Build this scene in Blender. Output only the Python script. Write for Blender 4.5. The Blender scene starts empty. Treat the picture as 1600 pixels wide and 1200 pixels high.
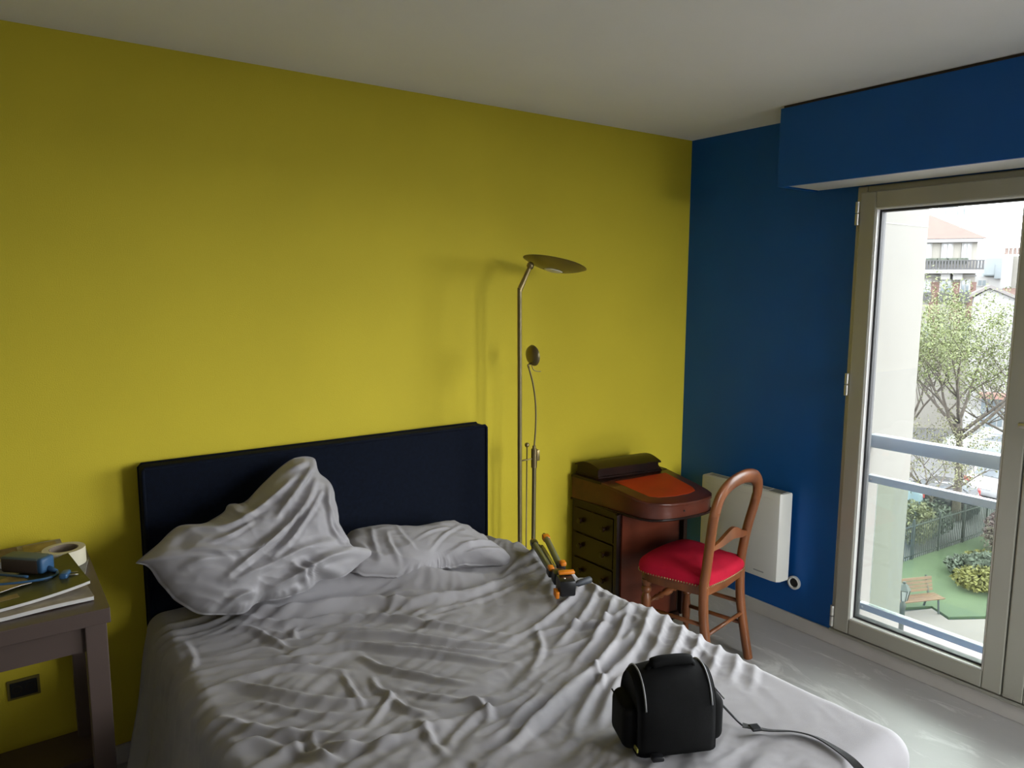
import bpy, bmesh, math, random
import numpy as np
from mathutils import Vector, Matrix
random.seed(7); rng = np.random.default_rng(7)
PI = math.pi
S = bpy.context.scene
C = S.collection

# ---------------------------------------------------------------- camera
CAM = np.array([-3.2260, -2.8147, 1.7037]); FPX = 1150.6
YAW, PITCH, ROLL = 0.6221, 0.1309, 0.0034
_r = np.array([math.cos(YAW), -math.sin(YAW), 0.0])
_w = np.array([math.sin(YAW)*math.cos(PITCH), math.cos(YAW)*math.cos(PITCH), -math.sin(PITCH)])
_u = np.cross(_r, _w)
RGT = math.cos(ROLL)*_r + math.sin(ROLL)*_u
UPV = -math.sin(ROLL)*_r + math.cos(ROLL)*_u
FWD = _w
cd = bpy.data.cameras.new('camera'); cam = bpy.data.objects.new('camera', cd); C.objects.link(cam)
M = Matrix.Identity(4)
for i in range(3):
    M[i][0] = RGT[i]; M[i][1] = UPV[i]; M[i][2] = -FWD[i]; M[i][3] = CAM[i]
cam.matrix_world = M
cd.sensor_fit = 'HORIZONTAL'; cd.sensor_width = 36.0; cd.lens = FPX*36.0/1600.0
cd.clip_start = 0.05; cd.clip_end = 500
S.camera = cam

# ---------------------------------------------------------------- world, light, exposure
W = bpy.data.worlds.new('overcast_sky'); S.world = W; W.use_nodes = True
bg = W.node_tree.nodes['Background']; bg.inputs[0].default_value = (0.93, 0.97, 1.0, 1); bg.inputs[1].default_value = 1.0
S.view_settings.view_transform = 'Standard'; S.view_settings.look = 'None'
S.view_settings.gamma = 1.0; S.view_settings.use_curve_mapping = False
S.view_settings.exposure = 3.88
sl_ = bpy.data.lights.new('hazy_sun', 'SUN'); sl_.energy = .37; sl_.angle = math.radians(52); sl_.color = (1.0, .985, .96)   # the sun behind thin cloud, low on the window side
so0 = bpy.data.objects.new('hazy_sun', sl_); C.objects.link(so0)
so0.rotation_euler = Vector((-.20, .95, -.20)).to_track_quat('-Z', 'Y').to_euler()
WY0, WY1, WZ0, WZ1 = -0.975, -3.215, 0.075, 2.15          # the window opening in the blue wall, lengthened out of view for more daylight
pl = bpy.data.lights.new('window_portal', 'AREA'); pl.shape = 'RECTANGLE'; pl.size = WZ1-WZ0; pl.size_y = WY0-WY1
pl.cycles.is_portal = True
po = bpy.data.objects.new('window_portal', pl); C.objects.link(po)
po.location = (0.13, (WY0+WY1)/2, (WZ0+WZ1)/2); po.rotation_euler = (0, PI/2, 0)
VX0, VX1, VZ0, VZ1, YF = -1.22, -.12, .075, 2.30, -4.1   # added window, unseen behind the camera, put in to brighten the room
pl2 = bpy.data.lights.new('window_portal', 'AREA'); pl2.shape = 'RECTANGLE'; pl2.size = VX1-VX0; pl2.size_y = VZ1-VZ0
pl2.cycles.is_portal = True
po2 = bpy.data.objects.new('window_portal', pl2); C.objects.link(po2)
po2.location = ((VX0+VX1)/2, YF-.13, (VZ0+VZ1)/2); po2.rotation_euler = (PI/2, 0, 0)

# ---------------------------------------------------------------- helpers
def ray(px, py): return FWD + (px-800.0)/FPX*RGT - (py-600.0)/FPX*UPV
def hit(px, py, ax, v):
    d = ray(px, py); return CAM + d*((v-CAM[ax])/d[ax])
def at_depth(px, py, t): return CAM + ray(px, py)*t

def srgb(r, g, b):
    f = lambda c: (c/255/12.92) if c/255 <= .04045 else ((c/255+.055)/1.055)**2.4
    return (f(r), f(g), f(b))
MATS = {}
def mat(name, col, rough=.6, metal=0.0, var=.08, vscale=8.0, bump=0.0, bscale=200.0, stretch=(1, 1, 1), col2=None, spec=.5, coat=0.0, sheen=0.0, alpha=None):
    if name in MATS: return MATS[name]
    m = bpy.data.materials.new(name); m.use_nodes = True; nt = m.node_tree; N = nt.nodes; L = nt.links
    b = N['Principled BSDF']
    tc = N.new('ShaderNodeTexCoord'); mp = N.new('ShaderNodeMapping'); mp.inputs['Scale'].default_value = stretch
    L.new(tc.outputs['Object'], mp.inputs[0])
    nz = N.new('ShaderNodeTexNoise'); nz.inputs['Scale'].default_value = vscale; nz.inputs['Detail'].default_value = 5
    L.new(mp.outputs[0], nz.inputs['Vector'])
    cr = N.new('ShaderNodeValToRGB'); cr.color_ramp.elements[0].position = .3; cr.color_ramp.elements[1].position = .7
    c2 = col2 if col2 else tuple(min(1, c*(1+var)) for c in col); c1 = col if col2 else tuple(c*(1-var) for c in col)
    cr.color_ramp.elements[0].color = (*c1, 1); cr.color_ramp.elements[1].color = (*c2, 1)
    L.new(nz.outputs['Fac'], cr.inputs[0]); L.new(cr.outputs[0], b.inputs['Base Color'])
    b.inputs['Roughness'].default_value = rough; b.inputs['Metallic'].default_value = metal
    b.inputs['Specular IOR Level'].default_value = spec; b.inputs['Coat Weight'].default_value = coat
    b.inputs['Coat Roughness'].default_value = .15; b.inputs['Sheen Weight'].default_value = sheen
    if bump:
        n2 = N.new('ShaderNodeTexNoise'); n2.inputs['Scale'].default_value = bscale; n2.inputs['Detail'].default_value = 3
        L.new(mp.outputs[0], n2.inputs['Vector'])
        bp = N.new('ShaderNodeBump'); bp.inputs['Strength'].default_value = bump; bp.inputs['Distance'].default_value = .01
        L.new(n2.outputs['Fac'], bp.inputs['Height']); L.new(bp.outputs[0], b.inputs['Normal'])
    MATS[name] = m; return m
def glass(name, tint=(1, 1, 1), refl=1.0):
    m = bpy.data.materials.new(name); m.use_nodes = True; nt = m.node_tree; N = nt.nodes; L = nt.links
    out = N['Material Output']; N.remove(N['Principled BSDF'])
    t = N.new('ShaderNodeBsdfTransparent'); t.inputs[0].default_value = (*tint, 1)
    g = N.new('ShaderNodeBsdfGlossy'); g.inputs['Roughness'].default_value = .02
    nz = N.new('ShaderNodeTexNoise'); nz.inputs['Scale'].default_value = 3
    bp = N.new('ShaderNodeBump'); bp.inputs['Strength'].default_value = .01; L.new(nz.outputs['Fac'], bp.inputs['Height']); L.new(bp.outputs[0], g.inputs['Normal'])
    fr = N.new('ShaderNodeFresnel'); fr.inputs['IOR'].default_value = 1.3
    mx = N.new('ShaderNodeMixShader'); L.new(fr.outputs[0], mx.inputs[0]); L.new(t.outputs[0], mx.inputs[1]); L.new(g.outputs[0], mx.inputs[2])
    L.new(mx.outputs[0], out.inputs[0]); MATS[name] = m; return m

def obj(name, bm, m, parent=None, smooth=False, angle=None):
    me = bpy.data.meshes.new(name)
    bmesh.ops.recalc_face_normals(bm, faces=bm.faces[:])
    bm.to_mesh(me); bm.free()
    me.materials.append(m)
    if smooth:
        me.polygons.foreach_set('use_smooth', [True]*len(me.polygons))
        if angle: me.set_sharp_from_angle(angle=math.radians(angle))
    o = bpy.data.objects.new(name, me); C.objects.link(o)
    if parent: o.parent = parent
    return o
def pyobj(name, v, f, m, parent=None, smooth=True):
    me = bpy.data.meshes.new(name); me.from_pydata([tuple(map(float, p)) for p in v], [], f); me.update()
    me.materials.append(m)
    if smooth: me.polygons.foreach_set('use_smooth', [True]*len(me.polygons))
    o = bpy.data.objects.new(name, me); C.objects.link(o)
    if parent: o.parent = parent
    return o
def tag(o, label=None, cat=None, group=None, kind=None):
    if label: o['label'] = label
    if cat: o['category'] = cat
    if group: o['group'] = group
    if kind: o['kind'] = kind
    return o
def thing(name, label, cat, loc=(0, 0, 0), rz=0.0, group=None):
    o = bpy.data.objects.new(name, None); C.objects.link(o); o.empty_display_size = .05
    o.location = loc; o.rotation_euler = (0, 0, rz); return tag(o, label, cat, group)
def NB(): return bmesh.new()
def box(bm, c, s, rot=None, bev=0.0, seg=2):
    r = bmesh.ops.create_cube(bm, size=1.0); vs = r['verts']
    for v in vs: v.co = Vector((v.co.x*s[0], v.co.y*s[1], v.co.z*s[2]))
    if bev > 0:
        es = list({e for v in vs for e in v.link_edges})
        rb = bmesh.ops.bevel(bm, geom=es, offset=bev, segments=seg, affect='EDGES', profile=.5)
        vs = list({v for f in rb['faces'] for v in f.verts} | {v for v in vs if v.is_valid})
    mtx = Matrix.Translation(c) @ (rot.to_4x4() if rot else Matrix.Identity(4))
    bmesh.ops.transform(bm, matrix=mtx, verts=vs); return bm
def bx(x0, x1, y0, y1, z0, z1, bev=0.0, bm=None):
    bm = bm or NB(); return box(bm, ((x0+x1)/2, (y0+y1)/2, (z0+z1)/2), (abs(x1-x0), abs(y1-y0), abs(z1-z0)), None, bev)
def prism(pts, z0, z1, bm=None, bev=0.0):
    """plan polygon extruded in z; z0/z1 numbers or functions of (x,y)"""
    bm = bm or NB(); g = lambda z, p: z(*p) if callable(z) else z
    lo = [bm.verts.new((p[0], p[1], g(z0, p))) for p in pts]; hi = [bm.verts.new((p[0], p[1], g(z1, p))) for p in pts]
    n = len(pts); fs = [bm.faces.new(lo[::-1]), bm.faces.new(hi)]
    for i in range(n): fs.append(bm.faces.new((lo[i], lo[(i+1) % n], hi[(i+1) % n], hi[i])))
    if bev:
        es = list({e for f in fs[:2] for e in f.edges})
        bmesh.ops.bevel(bm, geom=es, offset=bev, segments=2, affect='EDGES', profile=.5)
    return bm
def tube(pts, rad, n=10, bm=None, cap=True, flat=None):
    """sweep a ring along points; rad number or list; flat=(a,b) makes an elliptic section"""
    bm = bm or NB(); P = [Vector(p) for p in pts]; R_ = rad if hasattr(rad, '__len__') else [rad]*len(P)
    rings = []; up = None
    for i, p in enumerate(P):
        t = (P[min(i+1, len(P)-1)]-P[max(i-1, 0)]).normalized()
        if up is None:
            a = Vector((0, 0, 1)) if abs(t.z) < .9 else Vector((1, 0, 0)); up = (a-t*a.dot(t)).normalized()
        else: up = (up-t*up.dot(t)).normalized()
        sd = t.cross(up)
        fa, fb = flat if flat else (1, 1)
        rings.append([bm.verts.new(p+(sd*math.cos(2*PI*k/n)*fa+up*math.sin(2*PI*k/n)*fb)*R_[i]) for k in range(n)])
    for a, b in zip(rings, rings[1:]):
        for k in range(n): bm.faces.new((a[k], a[(k+1) % n], b[(k+1) % n], b[k]))
    if cap: bm.faces.new(rings[0][::-1]); bm.faces.new(rings[-1])
    return bm
def lathe(prof, n=24, bm=None, mtx=None):
    bm = bm or NB(); rings = []
    for r, z in prof: rings.append([bm.verts.new((r*math.cos(2*PI*k/n), r*math.sin(2*PI*k/n), z)) for k in range(n)] if r > 1e-6 else [bm.verts.new((0, 0, z))])
    for a, b in zip(rings, rings[1:]):
        for k in range(n):
            if len(a) == 1 and len(b) == 1: continue
            if len(a) == 1: bm.faces.new((a[0], b[(k+1) % n], b[k]))
            elif len(b) == 1: bm.faces.new((a[k], a[(k+1) % n], b[0]))
            else: bm.faces.new((a[k], a[(k+1) % n], b[(k+1) % n], b[k]))
    if mtx is not None: bmesh.ops.transform(bm, matrix=mtx, verts=bm.verts[:])
    return bm
def smoothpts(pts, k=6):
    """Catmull-Rom resample"""
    P = [np.array(p, float) for p in pts]; P = [2*P[0]-P[1]]+P+[2*P[-1]-P[-2]]; o = []
    for i in range(1, len(P)-2):
        for j in range(k):
            t = j/k; a, b, c, d = P[i-1], P[i], P[i+1], P[i+2]
            o.append(.5*((2*b)+(c-a)*t+(2*a-5*b+4*c-d)*t*t+(3*b-a-3*c+d)*t**3))
    o.append(P[-2]); return o
def align(a, b):
    """matrix taking +z axis segment of unit length frame to start at a pointing to b"""
    d = Vector(b)-Vector(a); return Matrix.Translation(Vector(a)) @ d.to_track_quat('Z', 'Y').to_matrix().to_4x4()
def copy_tree(o, parent=None):
    c = o.copy(); C.objects.link(c); c.parent = parent
    for ch in list(o.children): copy_tree(ch, c)
    return c
_tab = rng.random((64, 256, 2))*2-1
def pnoise(x, y, seed=0):
    xi = np.floor(x).astype(int); yi = np.floor(y).astype(int); xf = x-xi; yf = y-yi
    g = _tab[seed % 64]
    def gr(a, b, dx, dy):
        h = g[(a*73+b*151+(a*b) % 61*17+seed*31) % 256]; return h[..., 0]*dx+h[..., 1]*dy
    s = lambda t: t*t*t*(t*(t*6-15)+10)
    u, v = s(xf), s(yf)
    n0 = gr(xi, yi, xf, yf)*(1-u)+gr(xi+1, yi, xf-1, yf)*u
    n1 = gr(xi, yi+1, xf, yf-1)*(1-u)+gr(xi+1, yi+1, xf-1, yf-1)*u
    return (n0*(1-v)+n1*v)*1.4
def sstep(a, b, x):
    t = np.clip((x-a)/(b-a), 0, 1); return t*t*(3-2*t)
def fold_field(X, Y, folds):
    """sum of cloth folds: each (points[(x,y)..], height, width)"""
    D = np.zeros_like(X)
    for pts, h, wd in folds:
        pts = smoothpts(pts, 4); L = [0.0]
        for a, b in zip(pts, pts[1:]): L.append(L[-1]+float(np.hypot(*(b-a))))
        best = np.full(X.shape, 9.0); sg = np.zeros_like(X); tt = np.zeros_like(X)
        for (a, b, l0, l1) in zip(pts, pts[1:], L, L[1:]):
            e = b-a; ll = float(e@e)+1e-12
            t = np.clip(((X-a[0])*e[0]+(Y-a[1])*e[1])/ll, 0, 1)
            dx = X-a[0]-t*e[0]; dy = Y-a[1]-t*e[1]; d = np.hypot(dx, dy); s = (e[0]*dy-e[1]*dx)
            m = d < best; best = np.where(m, d, best); sg = np.where(m, np.sign(s)*d, sg); tt = np.where(m, (l0+t*(l1-l0))/L[-1], tt)
        tp = np.clip(np.sin(PI*np.clip(tt, .015, .985)), 0, 1)**.6
        q = sg/wd
        D += h*tp*(np.exp(-np.abs(q)**1.4)-.38*np.exp(-((q-1.55)/.85)**2)-.22*np.exp(-((q+1.7)/.9)**2))
    return D
def gridfaces(nu, nv, wrap=False):
    f = []
    for i in range(nu-1):
        for j in range(nv if wrap else nv-1):
            j2 = (j+1) % nv; f.append((i*nv+j, (i+1)*nv+j, (i+1)*nv+j2, i*nv+j2))
    return f

# ---------------------------------------------------------------- materials
YEL = mat('yellow_wall_paint', (.68, .545, .030), .8, var=.03, vscale=2.5, bump=.12, bscale=260)
BLU = mat('blue_wall_paint', (.004, .094, .36), .45, var=.06, vscale=3, bump=.10, bscale=260, spec=.35)
CEI = mat('white_ceiling_paint', (.86, .845, .83), .85, var=.02, vscale=2, bump=.08, bscale=220)
OFFW = mat('off_white_wall_paint', (.36, .345, .32), .8, var=.02, vscale=2, bump=.1, bscale=220)
BASE = mat('baseboard_paint', (.56, .53, .50), .5, var=.06, vscale=6)
WHITE = mat('white_satin_paint', (.72, .71, .68), .4, var=.03)
ALU = mat('anodised_aluminium', (.40, .385, .325), .4, metal=.4, var=.06, vscale=4, stretch=(1, 1, .1))
ALUW = mat('sky_lit_reveal', (.78, .77, .74), .35, var=.03)  # white put in for the skylight on the sash's inner edge
GASK = mat('dark_rubber_gasket', (.025, .025, .027), .6)
STEEL = mat('brushed_steel', (.55, .53, .50), .3, metal=.9, var=.05)
NAVY = mat('navy_headboard_fabric', (.0035, .0065, .0165), .9, var=.25, vscale=60, bump=.5, bscale=900, spec=.2)
SHEET = mat('grey_cotton_sheet', (.335, .320, .335), .85, var=.05, vscale=5, bump=.12, bscale=700, sheen=.1)
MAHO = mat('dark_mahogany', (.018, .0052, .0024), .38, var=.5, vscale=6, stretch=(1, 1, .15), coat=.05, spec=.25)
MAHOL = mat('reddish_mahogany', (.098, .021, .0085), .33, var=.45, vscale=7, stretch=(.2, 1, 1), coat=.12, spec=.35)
LEAT = mat('red_writing_leather', (.52, .048, .010), .5, var=.18, vscale=5, bump=.15, bscale=400, spec=.2)
WALN = mat('walnut_chair_wood', (0.155, 0.0498, 0.0154), .35, var=.45, vscale=9, stretch=(1, 1, .2), coat=.1, spec=.35)
VELV = mat('crimson_velvet', (.42, .008, .030), .85, var=.12, vscale=14, bump=.2, bscale=800, spec=.12)
BRASS = mat('antique_brass', (.30, .23, .11), .32, metal=.9, var=.12)
BRASSD = mat('satin_nickel_brass', (.20, .165, .085), .4, metal=.8, var=.1)
RADI = mat('radiator_enamel', (.66, .65, .60), .4, var=.02)
BLACK = mat('black_nylon', (.002, .002, .0023), .8, var=.3, vscale=40, bump=.3, bscale=1200, spec=.2)
BLACKP = mat('black_plastic', (.012, .012, .014), .35, var=.1)
PIPE = mat('grey_reflective_piping', (.28, .28, .29), .4)
WEB = mat('black_webbing', (.030, .030, .032), .8, bump=.5, bscale=900)
ORAN = mat('orange_plastic', (.75, .22, .012), .4, var=.05)
TUBEG = mat('grey_green_tube', (.24, .25, .17), .38, metal=.45, var=.05)
TBLW = mat('brown_grey_table', (.085, .058, .050), .42, var=.12, vscale=5, stretch=(.2, 1, 1))
PAPER = mat('page_paper', (.62, .60, .57), .8, var=.06)
TAPE = mat('masking_tape', (.68, .62, .47), .7, var=.04)
CARD = mat('cardboard_core', (.30, .24, .19), .85)
BLUEP = mat('blue_plastic', (.040, .115, .24), .4, var=.1)
BROWNP = mat('brown_plastic_side', (.060, .040, .030), .5)
CREAM = mat('cream_render', (0.1107, 0.1067, 0.09457), .85, var=.03, vscale=3)
PANE = glass('window_glass', (.97, .975, .97))
RGLASS = glass('tinted_guard_glass', (.80, .85, .80))

def floor_mat():
    m = mat('grey_worn_floor', (.40, .388, .385), .38, var=.12, vscale=3.0, stretch=(1, .35, 1))
    nt = m.node_tree; N = nt.nodes; L = nt.links; b = N['Principled BSDF']
    src = b.inputs['Base Color'].links[0].from_socket
    nz = N.new('ShaderNodeTexNoise'); nz.inputs['Scale'].default_value = 7; nz.inputs['Detail'].default_value = 9; nz.inputs['Roughness'].default_value = .72; nz.inputs['Distortion'].default_value = 1.2
    L.new([n for n in N if n.type == 'MAPPING'][0].outputs[0], nz.inputs['Vector'])
    r = N.new('ShaderNodeValToRGB'); r.color_ramp.elements[0].position = .56; r.color_ramp.elements[1].position = .66
    L.new(nz.outputs['Fac'], r.inputs[0])
    mx = N.new('ShaderNodeMix'); mx.data_type = 'RGBA'; L.new(r.outputs[0], mx.inputs['Factor']); L.new(src, mx.inputs['A']); mx.inputs['B'].default_value = (.56, .55, .545, 1)
    L.new(mx.outputs['Result'], b.inputs['Base Color'])
    n3 = N.new('ShaderNodeTexNoise'); n3.inputs['Scale'].default_value = 5
    mr = N.new('ShaderNodeMapRange'); mr.inputs['To Min'].default_value = .28; mr.inputs['To Max'].default_value = .5
    L.new(n3.outputs['Fac'], mr.inputs[0]); L.new(mr.outputs[0], b.inputs['Roughness'])
    return m
FLOOR = floor_mat()

# ---------------------------------------------------------------- room shell
XL, H = -4.3, 2.5
def struct(name, bm, m, parent=None):
    o = obj(name, bm, m, parent)
    if not parent: o['kind'] = 'structure'
    return o
struct('floor', bx(XL, .0, YF, 0, -.12, 0), FLOOR)
struct('ceiling', bx(XL-.15, .13, YF-.15, .15, H, H+.15), CEI)
struct('wall_back', bx(XL-.15, .13, 0, .15, -.12, H), YEL)
struct('wall_left', bx(XL-.15, XL, YF, 0, -.12, H), OFFW)
wf = bx(XL-.15, VX0, YF-.13, YF, -.12, H); bx(VX1, .13, YF-.13, YF, -.12, H, bm=wf); bx(VX0, VX1, YF-.13, YF, VZ1, H, bm=wf); bx(VX0, VX1, YF-.13, YF, -.12, VZ0, bm=wf)
struct('wall_front', wf, OFFW)
wr = bx(0, .13, WY0, 0, -.12, H); bx(0, .13, WY1, WY0, WZ1, H, bm=wr); bx(0, .13, WY1, WY0, -.12, WZ0, bm=wr); bx(0, .13, YF, WY1, -.12, H, bm=wr)
struct('wall_right', wr, BLU)
struct('baseboard_back', bx(XL, -.012, -.012, 0, 0, .07, .002), BASE)
struct('baseboard_right', bx(-.012, 0, YF, 0, 0, .07, .002), BASE)

# roller-shutter box over the window
sb = thing('shutter_box', 'blue painted roller shutter box under the ceiling above the window', 'shutter box', (0, -.754, 2.15))
obj('front_board', bx(-.292, -.274, 0, -3.2, 0, .338, .002), BLU, sb)
obj('end_board', bx(-.274, -.003, 0, -.018, 0, .338, .002), BLU, sb)
tag(obj('bottom_board', bx(-.273, -.038, -.045, -3.2, .001, .014), WHITE, sb), 'white underside board')
tag(obj('top_strip', bx(-.285, -.004, -.012, -3.2, .338, .349), mat('raw_wood_strip', (.05, .03, .018), .8), sb), 'dark raw wood strip at the ceiling gap')

# french window: fixed frame, two sashes and an added third out of view for light, panes, hinges, handle
win = bpy.data.objects.new('window_1', None); C.objects.link(win); win['kind'] = 'structure'; win.location = (0, 0, 0)
def ringframe(y0, y1, z0, z1, w, x0, x1, bev=.004):
    bm = NB(); a, b = max(y0, y1), min(y0, y1)
    bx(x0, x1, a, a-w, z0, z1, bev, bm); bx(x0, x1, b, b+w, z0, z1, bev, bm)
    bx(x0, x1, a-w, b+w, z1-w, z1, bev, bm); bx(x0, x1, a-w, b+w, z0, z0+w, bev, bm); return bm
obj('window_frame', ringframe(WY0, WY1, WZ0, WZ1, .045, -.012, .05), ALU, win)
obj('window_sill', bx(-.03, .06, WY0, WY1, WZ0-.004, WZ0+.012, .003), ALU, win)
YM = -1.722
for k, (a, b) in enumerate(((WY0-.032, YM+.002), (YM-.002, -2.466), (-2.470, WY1+.032))):
    s = obj('sash', ringframe(a, b, WZ0+.024, WZ1-.03, .072, -.046, .03, .005), ALU, win)
    obj('lit_sash_reveal', ringframe(a-.068, b+.068, WZ0+.092, WZ1-.098, .010, -.041, -.008, .001), ALUW, s)
    obj('gasket', ringframe(a-.0775, b+.0775, WZ0+.1015, WZ1-.1075, .010, -.018, .02, .001), GASK, s)
    obj('pane', bx(-.004, .004, a-.085, b+.085, WZ0+.109, WZ1-.115), PANE, s)
for hz in (2.03, 1.27, .165):
    h = NB(); tube([(-.056, WY0-.028, hz-.05), (-.056, WY0-.028, hz-.002)], .009, 10, h); tube([(-.056, WY0-.028, hz+.002), (-.056, WY0-.028, hz+.05)], .009, 10, h)
    obj('hinge', h, STEEL, win, True, 40)
ht = hit(1591, 664, 0, -.10); hy, hz_ = float(ht[1]), float(ht[2])
hd = bx(-.056, -.046, hy-.085, hy-.050, hz_-.08, hz_+.07, .004); tube([(-.05, hy-.068, hz_), (-.10, hy-.068, hz_)], .009, 10, hd); box(hd, (-.10, hy-.045, hz_), (.016, .09, .022), None, .006)
obj('handle', hd, STEEL, win, True, 40)

# unseen window added behind the camera for extra daylight, same make
added_win = bpy.data.objects.new('added_window', None); C.objects.link(added_win); added_win['kind'] = 'structure'; added_win.location = (0, YF, 0); added_win.rotation_euler = (0, 0, -PI/2)
# local y runs along the wall (world x), local x points out of the room
obj('window_frame', ringframe(VX1, VX0, VZ0, VZ1, .045, -.012, .05), ALU, added_win)
VM = (VX0+VX1)/2
for (a, b) in ((VX1-.032, VM+.002), (VM-.002, VX0+.032)):
    s = obj('sash', ringframe(a, b, VZ0+.024, VZ1-.03, .072, -.034, .03, .005), ALU, added_win)
    obj('pane', bx(-.004, .004, a-.07, b+.07, VZ0+.09, VZ1-.10), PANE, s)

# ---------------------------------------------------------------- bed
BX0, BX1, BY0, BY1 = -2.825, -1.415, -.105, -1.99
bed = thing('bed', 'double bed with navy upholstered headboard against the yellow wall', 'bed', (0, 0, 0))
hb = obj('headboard', bx(BX0, BX1, -.098, -.02, .02, 1.088, .014), NAVY, bed, True, 40)
for yy in (-.097, -.022):
    loop = [(BX0+.003, yy, .05), (BX0+.003, yy, 1.078), (BX0+.010, yy, 1.086), (BX1-.010, yy, 1.086), (BX1-.003, yy, 1.078), (BX1-.003, yy, .05)]
    obj('piping', tube(loop, .0065, 8), NAVY, hb, True)
obj('bed_base', bx(BX0+.02, BX1-.02, -.12, BY1, .12, .33, .02), NAVY, bed)
for x in (BX0+.12, BX1-.12):
    for y in (-.25, BY1+.12): obj('leg', lathe([(0, 0), (.025, 0), (.03, .12), (0, .12)], 12, mtx=Matrix.Translation((x, y, 0))), BLACKP, bed, True, 40)
obj('mattress', bx(BX0+.02, BX1-.02, -.115, BY1, .33, .555, .045), mat('mattress_ticking', (.6, .59, .57), .9), bed, True, 40)

ZT = .572
def zfold(zp): # zoom of the bed (180..1000 x 880..1200 at 1.9512) -> sheet coordinates
    o = []
    for a, b in zp:
        q = hit(180+a*.5125, 880+b*.5128, 2, ZT+.01); o.append((q[0], q[1]))
    return o
def pfold(pp): return [tuple(hit(a, b, 2, ZT+.01)[:2]) for a, b in pp]
folds = []
for zp, h, wd in [
    ([(420, 140), (560, 112), (700, 78), (860, 62), (1010, 60), (1130, 40)], .050, .042),
    ([(370, 150), (480, 162), (600, 150), (760, 125), (900, 125), (1060, 100), (1200, 55)], .028, .026),
    ([(370, 172), (480, 190), (560, 187), (690, 170), (850, 172), (1000, 192), (1210, 217)], .017, .015),
    ([(440, 212), (540, 222), (640, 205), (760, 204), (900, 215)], .009, .012),
    ([(480, 242), (560, 242), (680, 227), (850, 227), (1000, 238), (1220, 250)], .018, .015),
    ([(500, 292), (600, 272), (730, 257), (850, 267), (1000, 277), (1220, 300)], .018, .014),
    ([(820, 245), (930, 252), (1060, 262), (1215, 262)], .010, .008),
    ([(210, 345), (330, 320), (480, 303), (600, 300), (740, 275)], .013, .013),
    ([(280, 372), (400, 352), (500, 330), (620, 325), (720, 335)], .013, .012),
    ([(230, 412), (350, 375), (450, 390), (560, 410), (720, 420), (830, 402)], .016, .016),
    ([(300, 440), (420, 430), (540, 450), (680, 460), (800, 440)], .011, .012),
    ([(250, 490), (330, 478), (420, 500), (560, 515), (700, 522), (790, 500)], .016, .016),
    ([(740, 280), (800, 312), (870, 330), (960, 345), (1080, 362)], .014, .012),
    ([(780, 340), (800, 380), (840, 400), (790, 470), (770, 490)], .011, .010),
    ([(840, 400), (890, 440), (960, 455)], .012, .012),
    ([(880, 380), (960, 400), (1060, 410)], .010, .010),
    ([(1040, 410), (1110, 418), (1140, 465), (1100, 500)], .012, .012),
    ([(600, 540), (700, 560), (850, 545), (960, 500), (1040, 480)], .015, .016),
    ([(600, 520), (610, 560), (650, 600)], .010, .010),
    ([(270, 600), (350, 560), (430, 540), (540, 560)], .016, .018),
    ([(540, 520), (560, 560), (600, 580), (700, 610)], .010, .012),
    ([(930, 470), (960, 540), (1010, 600)], .010, .012),
    ([(1000, 590), (1040, 520), (1100, 470), (1160, 430)], .010, .014),
    ([(1600, 132), (1500, 180), (1360, 200), (1240, 222)], .014, .014),
    ([(1560, 150), (1450, 230), (1330, 265), (1230, 270)], .010, .012),
    ([(1600, 205), (1480, 300), (1350, 425), (1200, 565), (1100, 612)], .018, .017),
    ([(1590, 262), (1500, 345), (1440, 425), (1380, 545)], .015, .014),
    ([(1450, 300), (1480, 340), (1490, 390)], .012, .009),
    ([(1340, 372), (1260, 432), (1180, 522), (1130, 560)], .013, .015),
    ([(1420, 332), (1310, 450), (1200, 575)], .011, .012),
    ([(1540, 330), (1500, 420), (1470, 500)], .011, .013),
    ([(1280, 190), (1300, 260), (1260, 330)], .009, .012),
    ([(200, 300), (330, 290), (430, 270), (520, 275)], .010, .011),
    ([(210, 240), (240, 290), (230, 330)], .007, .010),
    ([(360, 205), (430, 215), (520, 262), (580, 262)], .012, .012),
    ([(690, 330), (720, 380), (760, 440)], .008, .009),
    ([(560, 195), (540, 215), (560, 240)], .008, .008)]: folds.append((zfold(zp), h, wd))
for pp, h, wd in [
    ([(800, 862), (850, 845), (900, 880)], .018, .030), ([(778, 905), (835, 868), (868, 858)], .016, .014),
    ([(740, 930), (800, 900), (846, 880)], .015, .012), ([(700, 950), (770, 930), (830, 905)], .010, .012),
    ([(915, 905), (888, 940), (845, 975), (790, 1000)], .014, .013), ([(935, 912), (915, 960), (868, 1010)], .016, .012),
    ([(962, 926), (940, 985), (890, 1045)], .018, .013), ([(990, 938), (965, 1000), (930, 1050)], .016, .012),
    ([(1018, 952), (1000, 1005), (968, 1050)], .018, .013), ([(1042, 960), (1028, 1010), (1005, 1040)], .015, .012),
    ([(1068, 972), (1060, 1010), (1040, 1040)], .016, .011), ([(1096, 986), (1086, 1020), (1070, 1045)], .016, .011),
    ([(1126, 1000), (1118, 1030), (1105, 1060)], .014, .012), ([(1152, 1012), (1150, 1040), (1140, 1065)], .013, .012),
    ([(905, 895), (935, 925), (965, 935)], .010, .012), ([(1180, 1028), (1178, 1055), (1170, 1080)], .008, .012),
    ([(1120, 1180), (1170, 1150), (1230, 1160)], .006, .016), ([(1140, 1190), (1200, 1165)], .005, .012)]: folds.append((pfold(pp), h, wd))
st = .0072
U = np.arange(BX0-.52, BX1+.50, st); V = np.arange(-.112, BY1-.50, -st)
UU, VV = np.meshgrid(U, V, indexing='ij')
x0i, x1i, y1i, rc = -2.785, -1.428, -1.94, .062
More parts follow.
